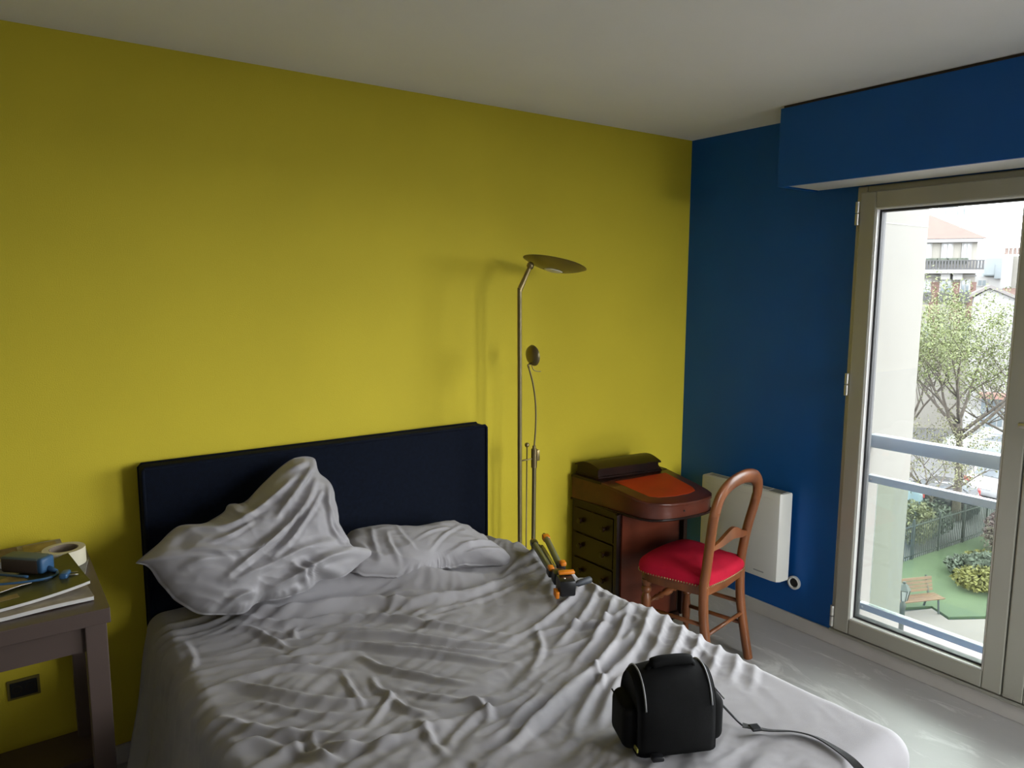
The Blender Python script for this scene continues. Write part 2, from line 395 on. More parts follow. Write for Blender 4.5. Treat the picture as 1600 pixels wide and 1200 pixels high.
cx = np.clip(UU, x0i, x1i); cy = np.clip(VV, y1i, 9); dx = UU-cx; dy = VV-cy
d = np.hypot(dx, dy); nx = np.where(d > 1e-9, dx/np.maximum(d, 1e-9), 0); ny = np.where(d > 1e-9, dy/np.maximum(d, 1e-9), 0)
q = rc*PI/2; th = np.minimum(d, q)/rc; ex = np.maximum(d-q, 0)
left = np.clip(-nx, 0, 1); flare = .05+.16*left
hh = rc*np.sin(th)+ex*flare; gg = rc*(1-np.cos(th))+ex*(1-.5*flare**2)
along = np.where(np.abs(nx) > .7, VV, UU)
pleat = (np.sin(along*21+3*pnoise(along*2.2, ex*1.2, 5))*.6+pnoise(along*9, ex*2.0+4, 9)*.9)*.030*sstep(.02, .30, ex)
hh = hh+pleat
FD = 1.15*fold_field(UU, VV, folds)
wu = UU+.05*pnoise(UU*4, VV*4, 1); wv = VV+.05*pnoise(UU*4+9, VV*4, 2)
def ridged(a, b, sd): return 1-np.abs(pnoise(a, b, sd))*2.2
n1 = ridged(wu*3.2+wv*.8, wv*17-wu*3, 11)
ca, sa = math.cos(.95), math.sin(.95); ru = wu*ca+wv*sa; rv = -wu*sa+wv*ca
n2 = ridged(ru*3.4, rv*16, 21)
right = sstep(-2.0, -1.6, UU+.25*(VV+1.0))
smooth_zone = sstep(-1.35, -1.75, VV)*sstep(-1.9, -1.6, UU)
msk = 1-.85*smooth_zone
head = sstep(-.16, -.3, VV)
patch = .35+.65*sstep(-.25, .35, pnoise(UU*2.5+3, VV*2.5, 33))
FD = FD*(1-.6*smooth_zone)+msk*head*patch*(.0125*(n1*(1-right)+n2*right)+.0034*ridged(wu*14, wv*26, 31)+.007*pnoise(wu*5, wv*6, 41)+.0016*ridged(wu*30+wv*9, wv*44, 35))
FD = FD+.012*pnoise(UU*2.2, VV*2.2, 50)
lump = .035*np.exp(-((VV+.30)/.16)**2)*sstep(-2.75, -2.4, UU)*(1-sstep(-1.5, -1.36, UU))   # the turned-back edge over the pillows' foot
FD = FD+lump
FD = FD*np.where(ex > 0, np.exp(-ex*5), 1)
PX = cx+nx*(hh+FD*np.sin(th)); PY = cy+ny*(hh+FD*np.sin(th)); PZ = ZT-gg+FD*np.cos(th)+.004
PZ = np.maximum(PZ, .012+.01*pnoise(UU*8, VV*8, 3)**2)
Pv = np.stack([PX, PY, PZ], -1).reshape(-1, 3)
sheet = pyobj('bed_sheet', Pv, gridfaces(len(U), len(V)), SHEET)
tag(sheet, 'rumpled grey cotton sheet spread over the bed and hanging down its sides', 'bed sheet')

# ---------------------------------------------------------------- pillows (inflated cushions with flange and folds)
def zp2(a, b): return (200+a*.375, 640+b*.375)
def cushion(name, outl, cen, plane, nrm, tf, tb, folds_, label, nr=64, na=260, rough=.006, fl=.9, seed=0, crease=1.0):
    """outline and folds lie in a leaning plane; front and back bulge by tf and tb, edge is a thin flange"""
    plane_p, plane_n = np.array(plane[0], float), np.array(plane[1], float)
    def onp(a, b):
        dd = ray(a, b); return CAM+dd*(((plane_p-CAM)@plane_n)/(dd@plane_n))
    pn = plane_n/np.linalg.norm(plane_n); e1 = np.cross([0, 0, 1.], pn); e1 /= np.linalg.norm(e1); e2 = np.cross(pn, e1)
    to2 = lambda a, b: np.array([(onp(a, b)-plane_p)@e1, (onp(a, b)-plane_p)@e2])
    O = [to2(*p) for p in outl]; c = to2(*cen)
    O = np.array(smoothpts(O+[O[0]], 6))[:-1]
    ang = np.unwrap(np.arctan2(O[:, 1]-c[1], O[:, 0]-c[0])); rad = np.hypot(O[:, 0]-c[0], O[:, 1]-c[1])
    if ang[-1] < ang[0]: ang = ang[::-1]; rad = rad[::-1]
    o = np.argsort(ang % (2*PI)); aa = np.linspace(0, 2*PI, na, endpoint=False)
    R0 = np.interp(aa, (ang % (2*PI))[o], rad[o], period=2*PI)
    rr = np.linspace(0, 1, nr)**.85
    A2, R2 = np.meshgrid(aa, rr, indexing='xy')
    X = c[0]+np.cos(A2)*R2*R0[None, :]; Y = c[1]+np.sin(A2)*R2*R0[None, :]
    edge = R0[None, :]*(1-R2)
    prof = (1-np.clip(R2/fl, 0, 1)**2.4)**.62
    ff = [([to2(*p) for p in pts], h*crease, wd*.85) for pts, h, wd in folds_]
    FDp = fold_field(X, Y, ff)
    wr_ = rough*(ridged(X*9+pnoise(X*5, Y*5, seed)*.6, Y*22+X*9, seed+3)*.8+pnoise(X*12, Y*12, seed+7))
    mk = sstep(0, .06, edge)
    flap = (.020*pnoise(A2*5, R2*3, seed+12)+.008*pnoise(A2*14, R2*4, seed+13))*sstep(.78, 1, R2)
    front = tf*prof+(FDp+wr_)*(.25+.75*mk)+flap+.003
    back = -tb*prof+flap-.003
    def P3(hgt): return plane_p+X[..., None]*e1+Y[..., None]*e2+hgt[..., None]*np.array(nrm)
    F, B = P3(front), P3(back)
    V_ = np.concatenate([F.reshape(-1, 3), B.reshape(-1, 3)]); n = nr*na
    fa = gridfaces(nr, na, True); fc = fa+[tuple(n+i for i in f[::-1]) for f in fa]
    fc += [((nr-1)*na+j, n+(nr-1)*na+j, n+(nr-1)*na+(j+1) % na, (nr-1)*na+(j+1) % na) for j in range(na)]
    o_ = pyobj(name, V_, fc, SHEET); return tag(o_, label, 'pillow')
outl = [zp2(*q) for q in [(30, 640), (70, 605), (125, 560), (175, 510), (220, 483), (308, 476), (350, 458), (400, 425), (420, 395), (485, 385), (560, 310), (640, 235), (690, 204), (735, 196), (776, 206), (795, 262), (832, 294), (856, 350), (874, 420), (880, 480), (915, 535), (935, 575), (985, 568), (1022, 603), (960, 650), (890, 700), (800, 712), (750, 752), (640, 790), (540, 805), (480, 850), (370, 855), (290, 850), (200, 795), (130, 720), (80, 655)]]
fz = lambda *L: [zp2(*q) for q in L]
pf = [(fz((770, 230), (690, 330), (620, 420), (580, 480)), .020, .014), (fz((775, 280), (700, 420), (580, 545), (430, 670), (370, 725)), .020, .015),
      (fz((790, 350), (720, 450), (640, 560), (560, 640)), .015, .012), (fz((720, 260), (600, 360), (500, 440), (380, 500), (230, 492)), .014, .016),
      (fz((850, 560), (720, 590), (560, 660), (400, 730)), .015, .016), (fz((910, 600), (780, 640), (640, 720), (540, 770)), .022, .016),
      (fz((830, 300), (810, 400), (850, 500), (915, 560)), .016, .013), (fz((800, 420), (830, 520), (900, 590)), .012, .011),
      (fz((560, 560), (440, 610), (300, 600), (230, 590)), .010, .014), (fz((420, 640), (300, 640), (190, 680)), .009, .016),
      (fz((640, 650), (700, 700), (740, 740)), .016, .014), (fz((700, 640), (740, 690), (760, 720)), .014, .010), (fz((500, 770), (420, 800), (380, 850)), .018, .014),
      (fz((740, 215), (720, 235), (660, 260)), .012, .014), (fz((660, 470), (620, 530), (540, 600)), .010, .009), (fz((500, 480), (400, 540), (320, 570)), .009, .010)]
pA = (-2.40, -.40, .60); tl = math.atan2(.23, .48)
pNv = (0, -math.cos(tl), math.sin(tl))
cushion('pillow', outl, zp2(520, 600), (pA, pNv), pNv, .11, .09, pf, 'crumpled grey pillow propped upright and peaked against the navy headboard', rough=.009, fl=.985, seed=4, crease=1.55)
outl2 = [zp2(*q) for q in [(880, 560), (930, 512), (1000, 498), (1100, 502), (1200, 500), (1280, 485), (1345, 474), (1400, 486), (1470, 522), (1530, 570), (1572, 598), (1590, 628), (1565, 650), (1500, 648), (1400, 652), (1300, 664), (1240, 688), (1140, 700), (1040, 696), (960, 690), (890, 640)]]
pf2 = [(fz((1060, 560), (1080, 620), (1130, 690)), .010, .012), (fz((1560, 575), (1440, 600), (1290, 655)), .016, .012), (fz((1580, 605), (1450, 630), (1320, 650)), .012, .010),
       (fz((1380, 520), (1300, 580), (1240, 640)), .007, .010), (fz((1340, 540), (1260, 560), (1180, 600)), .006, .009), (fz((1000, 530), (1010, 600), (1040, 680)), .010, .014), (fz((1100, 520), (1120, 570), (1180, 640)), .006, .012), (fz((960, 600), (1000, 640), (1060, 660)), .010, .012)]
ti = math.radians(62); nB = (0, -math.cos(ti), math.sin(ti))
cushion('pillow', outl2, zp2(1230, 590), ((-1.85, -.36, .652), nB), nB, .075, .045, pf2, 'flat grey pillow lying on the bed below the bare part of the headboard', rough=.005, fl=.985, seed=9, crease=.9)

# ---------------------------------------------------------------- floor lamp between bed and desk
LX, LY = -1.333, -.245
lamp = thing('floor_lamp', 'tall brass uplighter floor lamp with a small reading arm beside the bed', 'floor lamp', (LX, LY, 0))
obj('base', lathe([(0, 0), (.11, 0), (.115, .006), (.11, .018), (.03, .026), (0, .027)], 36, mtx=Matrix.Translation((.04, 0, 0))), BRASSD, lamp, True, 40)
obj('pole', tube([(0, 0, .02), (-.012, 0, 1.70)], .0098, 14), BRASSD, lamp, True, 60)
P1 = Vector((-.012, 0, 1.69)); P2 = Vector((.045, .0, 1.795))
obj('arm', tube([P1+Vector((0, 0, -.005)), P1.lerp(P2, .12), P1.lerp(P2, .9), P2], [.0105, .012, .0085, .0085], 12), BRASS, lamp, True, 60)
obj('joint', lathe([(0, -.017), (.011, -.014), (.017, 0), (.011, .014), (0, .017)], 16, mtx=Matrix.Translation(P2)), BRASS, lamp, True)
# dish: shallow bowl, tilted so that its far end drops
tilt = Matrix.Translation(P2+Vector((.122, -.01, -.006))) @ Matrix.Rotation(math.radians(14), 4, 'Y') @ Matrix.Scale(.80, 4)
dp = [(0, -.018), (.05, -.016), (.10, -.007), (.145, .008), (.178, .024), (.176, .026), (.14, .012), (.095, -.002), (.05, -.011), (0, -.013)]
dish = obj('dish', lathe(dp, 48, mtx=tilt), BRASSD, lamp, True, 70)
tag(obj('lens', lathe([(0, -.0215), (.045, -.0205), (.052, -.0165), (0, -.0165)], 32, mtx=tilt @ Matrix.Translation((.0, .0, 0))), mat('frosted_lens', (.7, .68, .6), .3), dish, True), 'frosted pale glass lens under the dish')
# reading arm
obj('short_pole', tube([(.070, 0, .02), (.074, 0, .92)], .0095, 14), BRASSD, lamp, True, 60)
sl = tube([(.073, 0, .90), (.073, 0, .985)], .0135, 14); tube([(.073, 0, .985), (.073, 0, 1.0)], .008, 12, sl); box(sl, (.09, -.006, .955), (.014, .012, .05), None, .003)
obj('clamp_sleeve', sl, BRASS, lamp, True, 40)
obj('thin_rod', tube([(.030, 0, .02), (.033, 0, 1.0)], .003, 8), BRASSD, lamp, True)
obj('rod_knob', lathe([(0, -.011), (.008, -.008), (.011, 0), (.008, .008), (0, .011)], 14, mtx=Matrix.Translation((.033, 0, 1.008))), BRASS, lamp, True)
obj('bracket', tube([(-.014, 0, .94), (.095, 0, .942)], .0035, 8), BRASS, lamp, True)
obj('gooseneck', tube(smoothpts([(.073, 0, .99), (.081, 0, 1.09), (.079, 0, 1.19), (.064, 0, 1.28), (.040, 0, 1.355)], 6), .0038, 8), BRASSD, lamp, True)
hm = Matrix.Translation((.058, 0, 1.405)) @ Matrix.Rotation(math.radians(84), 4, 'Y')
rh = obj('reading_head', lathe([(0, -.014), (.025, -.012), (.042, -.004), (.047, .006), (.045, .009), (0, .008)], 28, mtx=hm), BRASSD, lamp, True, 60)
hk = tube([(.040, 0, 1.352), (.036, 0, 1.365), (.052, 0, 1.372)], .005, 8); obj('head_joint', hk, BRASS, rh, True)
obj('lever', tube(smoothpts([(.056, 0, 1.365), (.064, 0, 1.345), (.082, 0, 1.335), (.104, -.005, 1.333)], 4), .0024, 6), BRASS, rh, True)

# ---------------------------------------------------------------- davenport desk
desk = thing('writing_desk', 'antique mahogany davenport desk with red leather slope in the room corner', 'desk', (0, 0, 0))
plan = [(-.857, -.03), (-.846, -.20), (-.828, -.40), (-.818, -.485), (-.800, -.522), (-.765, -.552), (-.700, -.578), (-.62, -.592), (-.54, -.598), (-.48, -.594), (-.445, -.584), (-.415, -.560), (-.400, -.520), (-.392, -.44), (-.375, -.22), (-.362, -.06)]
def ins(pts, k):
    cxx = sum(p[0] for p in pts)/len(pts); cyy = sum(p[1] for p in pts)/len(pts); o = []
    n = len(pts)
    for i, p in enumerate(pts):
        a, b = np.array(pts[i-1]), np.array(pts[(i+1) % n]); e = (b-a)/np.hypot(*(b-a)); nn = np.array([-e[1], e[0]])
        if nn@(np.array([cxx, cyy])-np.array(p)) < 0: nn = -nn
        o.append(tuple(np.array(p)+nn*k))
    return o
slz = lambda x, y: .765-max(0, -y-.235)*.145
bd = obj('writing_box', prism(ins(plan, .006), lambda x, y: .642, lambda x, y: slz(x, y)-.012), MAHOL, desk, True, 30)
flat_ = [p for p in plan if p[1] > -.235]
back_pts = [(-.857, -.03), (-.846, -.20), (-.844, -.235), (-.376, -.235), (-.375, -.22), (-.362, -.06)]
obj('back_ledge', prism(back_pts, .752, .766, bev=.003), MAHO, desk)
front_pts = [(-.844, -.238)]+[p for p in plan if p[1] < -.24]+[(-.376, -.238)]
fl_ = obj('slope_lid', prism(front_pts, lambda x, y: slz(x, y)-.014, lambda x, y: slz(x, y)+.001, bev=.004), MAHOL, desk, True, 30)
lp = [(-.775, -.262), (-.757, -.40), (-.748, -.465), (-.715, -.492), (-.62, -.515), (-.53, -.520), (-.475, -.508), (-.452, -.470), (-.432, -.275)]
tag(obj('leather_inset', prism(lp, lambda x, y: slz(x, y)-.002, lambda x, y: slz(x, y)+.0022), LEAT, fl_), 'orange-red leather writing surface')
obj('lower_moulding', prism(ins(plan, -.002), .634, .645, bev=.003), MAHO, desk, True, 30)
kh = hit(1069, 796, 1, -.592)
obj('keyhole', lathe([(0, 0), (.0045, 0), (.0045, .004), (0, .004)], 12, mtx=Matrix.Translation((kh[0], -.5915, .678)) @ Matrix.Rotation(PI/2, 4, 'X')), BLACKP, desk)
# stationery gallery with arched cap
gp = [(-.834, -.050), (-.818, -.186), (-.452, -.242), (-.425, -.080)]
ga = obj('gallery', prism(gp, .765, .816), MAHO, desk)
obj('gallery_plinth', prism(ins(gp, -.010), .765, .777, bev=.003), MAHO, ga)
cp = NB(); ga_, gb_, gc_, gd_ = [np.array(p) for p in ins(gp, -.016)]
rings = []
for k in range(9):
    t = k/8; a = ga_*(1-t)+gb_*t; b = gd_*(1-t)+gc_*t; zz = .820+.020*math.sin(PI*t)
    rings.append([cp.verts.new((a[0], a[1], zz)), cp.verts.new((b[0], b[1], zz))])
lowr = [[cp.verts.new((v[0].co.x, v[0].co.y, .814)), cp.verts.new((v[1].co.x, v[1].co.y, .814))] for v in rings]
for (a, b, c_, d_) in zip(rings, rings[1:], lowr, lowr[1:]):
    cp.faces.new((a[0], a[1], b[1], b[0])); cp.faces.new((c_[0], d_[0], d_[1], c_[1])); cp.faces.new((a[0], b[0], d_[0], c_[0])); cp.faces.new((a[1], c_[1], d_[1], b[1]))
cp.faces.new((rings[0][0], lowr[0][0], lowr[0][1], rings[0][1])); cp.faces.new((rings[-1][0], rings[-1][1], lowr[-1][1], lowr[-1][0]))
obj('gallery_cap', cp, MAHO, ga, True, 40)
sc = obj('gallery_scroll', prism([(-.425, -.082), (-.452, -.240), (-.418, -.236), (-.394, -.085)], .765, lambda x, y: .800 if x < -.42 else .768), MAHO, ga)
# pedestal with side drawers, front panel and pilaster, bun feet
pp_ = [(-.850, -.035), (-.842, -.368), (-.455, -.400), (-.425, -.06)]
obj('pedestal', prism(pp_, .06, .637), MAHO, desk)
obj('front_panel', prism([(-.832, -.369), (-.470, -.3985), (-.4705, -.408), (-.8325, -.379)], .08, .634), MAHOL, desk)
obj('pilaster', prism([(-.452, -.398), (-.425, -.396), (-.428, -.425), (-.455, -.427)], .06, .634), MAHO, desk)
obj('corner_stile', prism([(-.856, -.366), (-.843, -.370), (-.842, -.350), (-.856, -.346)], .06, .634), MAHO, desk)
obj('plinth', prism(ins(pp_, -.014), .03, .07, bev=.004), MAHO, desk)
for p in pp_: obj('bun_foot', lathe([(0, 0), (.018, 0), (.026, .015), (.018, .03), (0, .03)], 14, mtx=Matrix.Translation((p[0]+(.03 if p[0] < -.6 else -.03), p[1]+(-.03 if p[1] > -.2 else .03), 0))), MAHO, desk, True, 40)
for k in range(4):
    z0 = .095+k*.130
    dr = obj('drawer', prism([(-.8505, -.060), (-.8435, -.335), (-.852, -.335), (-.859, -.060)], z0, z0+.118, bev=.002), MAHO, desk)
    for yy in (-.115, -.280):
        obj('knob', lathe([(0, 0), (.008, 0), (.008, .010), (.015, .016), (.014, .023), (0, .026)], 14, mtx=Matrix.Translation((-.857+(-.06-yy)*-.02*-1, yy, z0+.06)) @ Matrix.Rotation(-PI/2, 4, 'Y')), MAHO, dr, True, 40)

# ---------------------------------------------------------------- chair
ch = thing('balloon_back_chair', 'walnut balloon-back chair with crimson velvet seat in front of the desk', 'chair', (-.655, -.678, 0), math.radians(10))
def rail(pts, r, fl=(1, 1), n=10, k=6): return tube(smoothpts(pts, k), r, n, flat=fl)
# back legs flow up into the hoop
for s in (-1, 1):
    obj('back_leg', rail([(s*.172, -.190, 0), (s*.168, -.168, .12), (s*.165, -.142, .28), (s*.163, -.136, .42), (s*.160, -.142, .50), (s*.168, -.158, .62), (s*.184, -.178, .73), (s*.186, -.188, .78)], .0205, (1, 1.1), 12), WALN, ch, True, 60)
hoop = [(-.186, -.186, .765), (-.184, -.192, .80), (-.160, -.199, .848), (-.10, -.205, .883), (0, -.208, .897), (.10, -.205, .883), (.160, -.199, .848), (.184, -.192, .80), (.186, -.186, .765)]
obj('crest_hoop', rail(hoop, .020, (.9, 1.6), 14), WALN, ch, True, 60)
cs = NB(); sp = smoothpts([(-.165, -.158, .600), (-.10, -.166, .612), (-.04, -.172, .632), (0, -.174, .640), (.04, -.172, .632), (.10, -.166, .612), (.165, -.158, .600)], 5)
vr = [[cs.verts.new((p[0], p[1]+dy_, p[2]+dz)) for dy_, dz in ((-.008, -hgt), (-.008, hgt), (.008, hgt), (.008, -hgt))] for p, hgt in [(p, .018+.008*math.cos(p[0]/.165*PI)) for p in sp]]
for a, b in zip(vr, vr[1:]):
    for k in range(4): cs.faces.new((a[k], a[(k+1) % 4], b[(k+1) % 4], b[k]))
cs.faces.new(vr[0][::-1]); cs.faces.new(vr[-1])
obj('cross_splat', cs, WALN, ch, True, 40)
sp_ = [(-.165, -.150), (-.172, -.10), (-.200, .06), (-.206, .13), (-.190, .175), (-.13, .196), (0, .206), (.13, .196), (.190, .175), (.206, .13), (.200, .06), (.172, -.10), (.165, -.150), (0, -.162)]
obj('seat_frame', prism([(x*.965, y*.965) for x, y in sp_], .385, .430, bev=.004), WALN, ch, True, 30)
# domed seat cushion
so = np.array(smoothpts(sp_+[sp_[0]], 5))[:-1]; nr = 16
vv = []; cc = so.mean(0)
for i in range(nr):
    t = (i/(nr-1))
    for p in so:
        rr_ = math.sin(t*PI/2)
        if t > .86: z = .425+.045*(1-((t-.86)/.14))**.8
        else: z = .470+.040*(1-(t/.86)**2.2)
        q_ = cc+(p-cc)*(rr_*(1.03 if .72 < t < .97 else 1.0)); vv.append((q_[0], q_[1], z))
ns = len(so); ff = gridfaces(nr, ns, True)
b_ = [(nr-1)*ns+j for j in range(ns)]; ff.append(tuple(b_))
seat = pyobj('seat', vv, ff, VELV, ch)
peri = [p for p in so]
nb = NB()
L_ = [0]
for a, b in zip(peri, peri[1:]+peri[:1]): L_.append(L_[-1]+float(np.hypot(*(b-a))))
nn_ = 110
nail = None
for k in range(nn_):
    s_ = L_[-1]*k/nn_; j = max(i for i in range(len(peri)) if L_[i] <= s_); a = peri[j]; b = peri[(j+1) % len(peri)]; t = (s_-L_[j])/max(1e-9, L_[j+1]-L_[j]); p = a+(b-a)*t
    o_ = p-cc; o_ /= np.hypot(*o_)
    if nail is None:
        nail = obj('nail', lathe([(.0042, 0), (.003, .0022), (0, .003)], 6), BRASS, seat, True); base = nail
    else:
        nail = base.copy(); C.objects.link(nail); nail.parent = seat
    nail.matrix_local = Matrix.Translation((p[0]*1.018+o_[0]*.001, p[1]*1.018+o_[1]*.001, .431)) @ Vector((o_[0], o_[1], 0)).to_track_quat('Z', 'Y').to_matrix().to_4x4()
fl_prof = [(0, 0), (.012, 0), (.016, .02), (.013, .05), (.019, .10), (.020, .16), (.015, .205), (.022, .215), (.015, .225), (.021, .26), (.023, .30), (.014, .325), (.023, .335), (.023, .35), (.014, .358), (.022, .368), (.022, .39), (0, .39)]
for s in (-1, 1): obj('front_leg', lathe(fl_prof, 18, mtx=Matrix.Translation((s*.178, .145, 0))), WALN, ch, True, 50)
bead = [(0, 0), (.008, 0), (.009, .06), (.014, .08), (.009, .095), (.016, .115), (.009, .130), (.018, .155), (.018, .19), (.009, .215), (.016, .23), (.009, .245), (.014, .262), (.009, .28), (.008, .34), (0, .34)]
obj('stretcher', lathe(bead, 14, mtx=align((-.17, .145, .275), (.17, .145, .275))), WALN, ch, True, 50)
for s in (-1, 1):
    for z in (.16, .26): obj('stretcher', tube([(s*.172, -.158 if z < .2 else -.142, z), (s*.178, .145, z-.01)], .0095, 10), WALN, ch, True)
obj('stretcher', tube([(-.168, -.155, .215), (.168, -.155, .215)], [.009]*2, 10), WALN, ch, True)

# ---------------------------------------------------------------- electric radiator on the blue wall
rd = thing('electric_radiator', 'slim white electric panel radiator mounted on the blue wall behind the chair', 'radiator', (0, 0, 0))
ry0, ry1, rz0, rz1 = -.245, -.745, .245, .700
sec = [(-.030, ry1), (-.090, ry1+.004), (-.108, ry1+.016), (-.114, ry1+.045), (-.114, ry0-.02), (-.110, ry0-.004), (-.10, ry0), (-.030, ry0)]
obj('body', prism(sec, rz0, rz1, bev=.008), RADI, rd, True, 35)
obj('wall_bracket', bx(-.032, -.001, ry1+.08, ry0-.08, rz0+.1, rz1-.1), STEEL, rd)
tag(obj('grille', bx(-.085, -.050, ry1+.10, ry0-.03, rz1-.001, rz1+.0015), mat('grille_grey', (.30, .29, .27), .6), rd), 'grey outlet grille along the top')
tag(obj('control_panel', bx(-.100, -.045, ry1+.012, ry1+.085, rz1-.001, rz1+.003, .001), mat('control_grey', (.24, .24, .23), .5), rd), 'grey control panel on the top edge')
obj('front_rib', bx(-.1155, -.113, ry1+.05, ry0-.02, rz1-.035, rz1-.032), RADI, rd)
obj('printed_badge', bx(-.1148, -.1140, ry1+.085, ry1+.145, rz0+.030, rz0+.036), mat('badge_grey', (.35, .35, .34), .5), rd)
co = thing('cable_outlet', 'small round white cable outlet on the blue wall beside the radiator', 'cable outlet', (-.001, -.765, .235))
ry = Matrix.Rotation(-PI/2, 4, 'Y')
obj('rim', lathe([(.020, 0), (.034, 0), (.034, .012), (.026, .014), (.022, .006)], 26, mtx=ry), WHITE, co, True, 40)
tag(obj('core', lathe([(0, 0), (.0215, 0), (.0215, .008), (0, .010)], 20, mtx=ry), BLACKP, co, True, 40), 'dark centre')

# ---------------------------------------------------------------- bedside table
tb = thing('side_table', 'brown-grey side table with square legs left of the bed', 'table', (0, 0, 0))
TX0, TX1, TY0, TY1, TZ = -3.62, -3.003, -.640, -.025, .84
obj('table_top', bx(TX0, TX1, TY0, TY1, TZ-.042, TZ, .002), TBLW, tb)
for x in (TX0+.030, TX1-.036):
    for y in (TY0+.030, TY1-.030): obj('leg', bx(x-.026, x+.026, y-.026, y+.026, 0, TZ-.042, .002), TBLW, tb)
obj('apron', bx(TX0+.056, TX1-.062, TY0+.018, TY0+.036, TZ-.115, TZ-.042), TBLW, tb); obj('apron', bx(TX0+.056, TX1-.062, TY1-.036, TY1-.018, TZ-.115, TZ-.042), TBLW, tb)
for x in (TX0+.030, TX1-.036): obj('apron', bx(x-.009, x+.009, TY0+.056, TY1-.056, TZ-.115, TZ-.042), TBLW, tb)
obj('lower_shelf', bx(TX0+.01, TX1-.016, TY1-.20, TY1-.004, .16, .185, .002), TBLW, tb)

so_ = thing('wall_socket', 'dark double wall socket low on the yellow wall under the side table', 'socket', (-3.205, 0, .377))
obj('plate', bx(-.046, .046, -.006, 0, -.034, .034, .002), mat('yellowed_plate', (.16, .12, .02), .6), so_)
tag(obj('insert', bx(-.038, .038, -.010, -.005, -.026, .026, .002), BLACKP, so_), 'black insert')
for s in (-1, 1): obj('socket_well', lathe([(.010, 0), (.015, 0), (.015, .002), (.010, .002)], 16, mtx=Matrix.Translation((s*.019, -.010, 0)) @ Matrix.Rotation(PI/2, 4, 'X')), mat('dark_brown_ring', (.02, .014, .01), .4), so_)

# things on the table
def magazine(label, cx_, cy_, z, w, h, rot, cover, pages=.006, curl=.0, accents=(), spine=None):
    """page block with thin cover; curl lifts the right-hand far corner"""
    t = thing('magazine', label, 'magazine', (cx_, cy_, z), rot, 'papers piled on the side table')
    n = 14
    def sheetm(z0, z1, grow, m, nm):
        v = []; f = []
        for lay in (z0, z1):
            for i in range(n):
                for j in range(n):
                    a = (i/(n-1)-.5); b = (j/(n-1)-.5)
                    lift = curl*max(0, a+.15+.25*b)**2*3.0
                    v.append((a*(w+grow), b*(h+grow), lay+lift+.0012*math.sin(a*7+b*5+cx_*9)))
        k = n*n
        for i in range(n-1):
            for j in range(n-1):
                q = (i*n+j, (i+1)*n+j, (i+1)*n+j+1, i*n+j+1); f.append(q[::-1]); f.append(tuple(x+k for x in q))
        ed = [(i, 0) for i in range(n)]+[(n-1, j) for j in range(1, n)]+[(i, n-1) for i in range(n-2, -1, -1)]+[(0, j) for j in range(n-2, 0, -1)]
        for (a, b) in zip(ed, ed[1:]+ed[:1]): p0 = a[0]*n+a[1]; p1 = b[0]*n+b[1]; f.append((p0, p1, p1+k, p0+k))
        return pyobj(nm, v, f, m, t, False)
    sheetm(.0015, .0015+pages, 0, PAPER, 'pages')
    cov = sheetm(.0018+pages, .0028+pages, .002, cover, 'cover')
    for (ax, ay, aw, ah, m) in accents:
        obj('cover_panel', bx(ax-aw/2, ax+aw/2, ay-ah/2, ay+ah/2, pages+.0034, pages+.0046), m, cov)
    return t
G1 = mat('dark_green_cover', (.060, .062, .022), .35, var=.5, vscale=9); G2 = mat('olive_brown_cover', (.16, .12, .06), .4, var=.5, vscale=12)
G3 = mat('newsprint', (.36, .31, .25), .8, var=.25, vscale=30); G4 = mat('news_photo_brown', (.14, .09, .045), .7, var=.6, vscale=25); G5 = mat('slate_cover', (.09, .09, .085), .35, var=.5, vscale=14)
G6 = mat('ochre_print', (.30, .21, .08), .5, var=.3, vscale=20)
magazine('folded newspaper at the bottom of the pile on the side table', -3.19, -.465, TZ+.001, .30, .22, math.radians(4), G3, .010)
magazine('dark green glossy magazine lying on the newspaper on the side table', -3.205, -.43, TZ+.0155, .31, .22, math.radians(9), G1, .008, .02, ((-.05, -.05, .09, .03, G6), (-.105, -.085, .06, .03, G6)))
magazine('slate grey magazine under the roll of masking tape', -3.14, -.262, TZ+.001, .24, .14, math.radians(-10), G5, .006)
magazine('open newspaper with brown photographs at the wall end of the side table', -3.22, -.105, TZ+.001, .30, .13, math.radians(2), G3, .028, 0, ((-.02, .01, .10, .09, G4), (.09, .01, .09, .085, G6)))
magazine('small ochre leaflet under the blue cable on the side table', -3.24, -.40, TZ+.0330, .12, .09, math.radians(20), G6, .002)

tp = thing('masking_tape', 'cream roll of masking tape standing flat on the side table', 'tape', (-3.075, -.235, TZ+.0112))
tpp = [(.040, 0), (.058, 0), (.0585, .002), (.0585, .048), (.058, .050), (.040, .050)]
obj('tape_roll', lathe(tpp+[tpp[0]], 44), TAPE, tp, True, 40)
obj('core', lathe([(.0375, .0005), (.0398, .0005), (.0398, .0495), (.0375, .0495), (.0375, .0005)], 40), CARD, tp, True, 40)

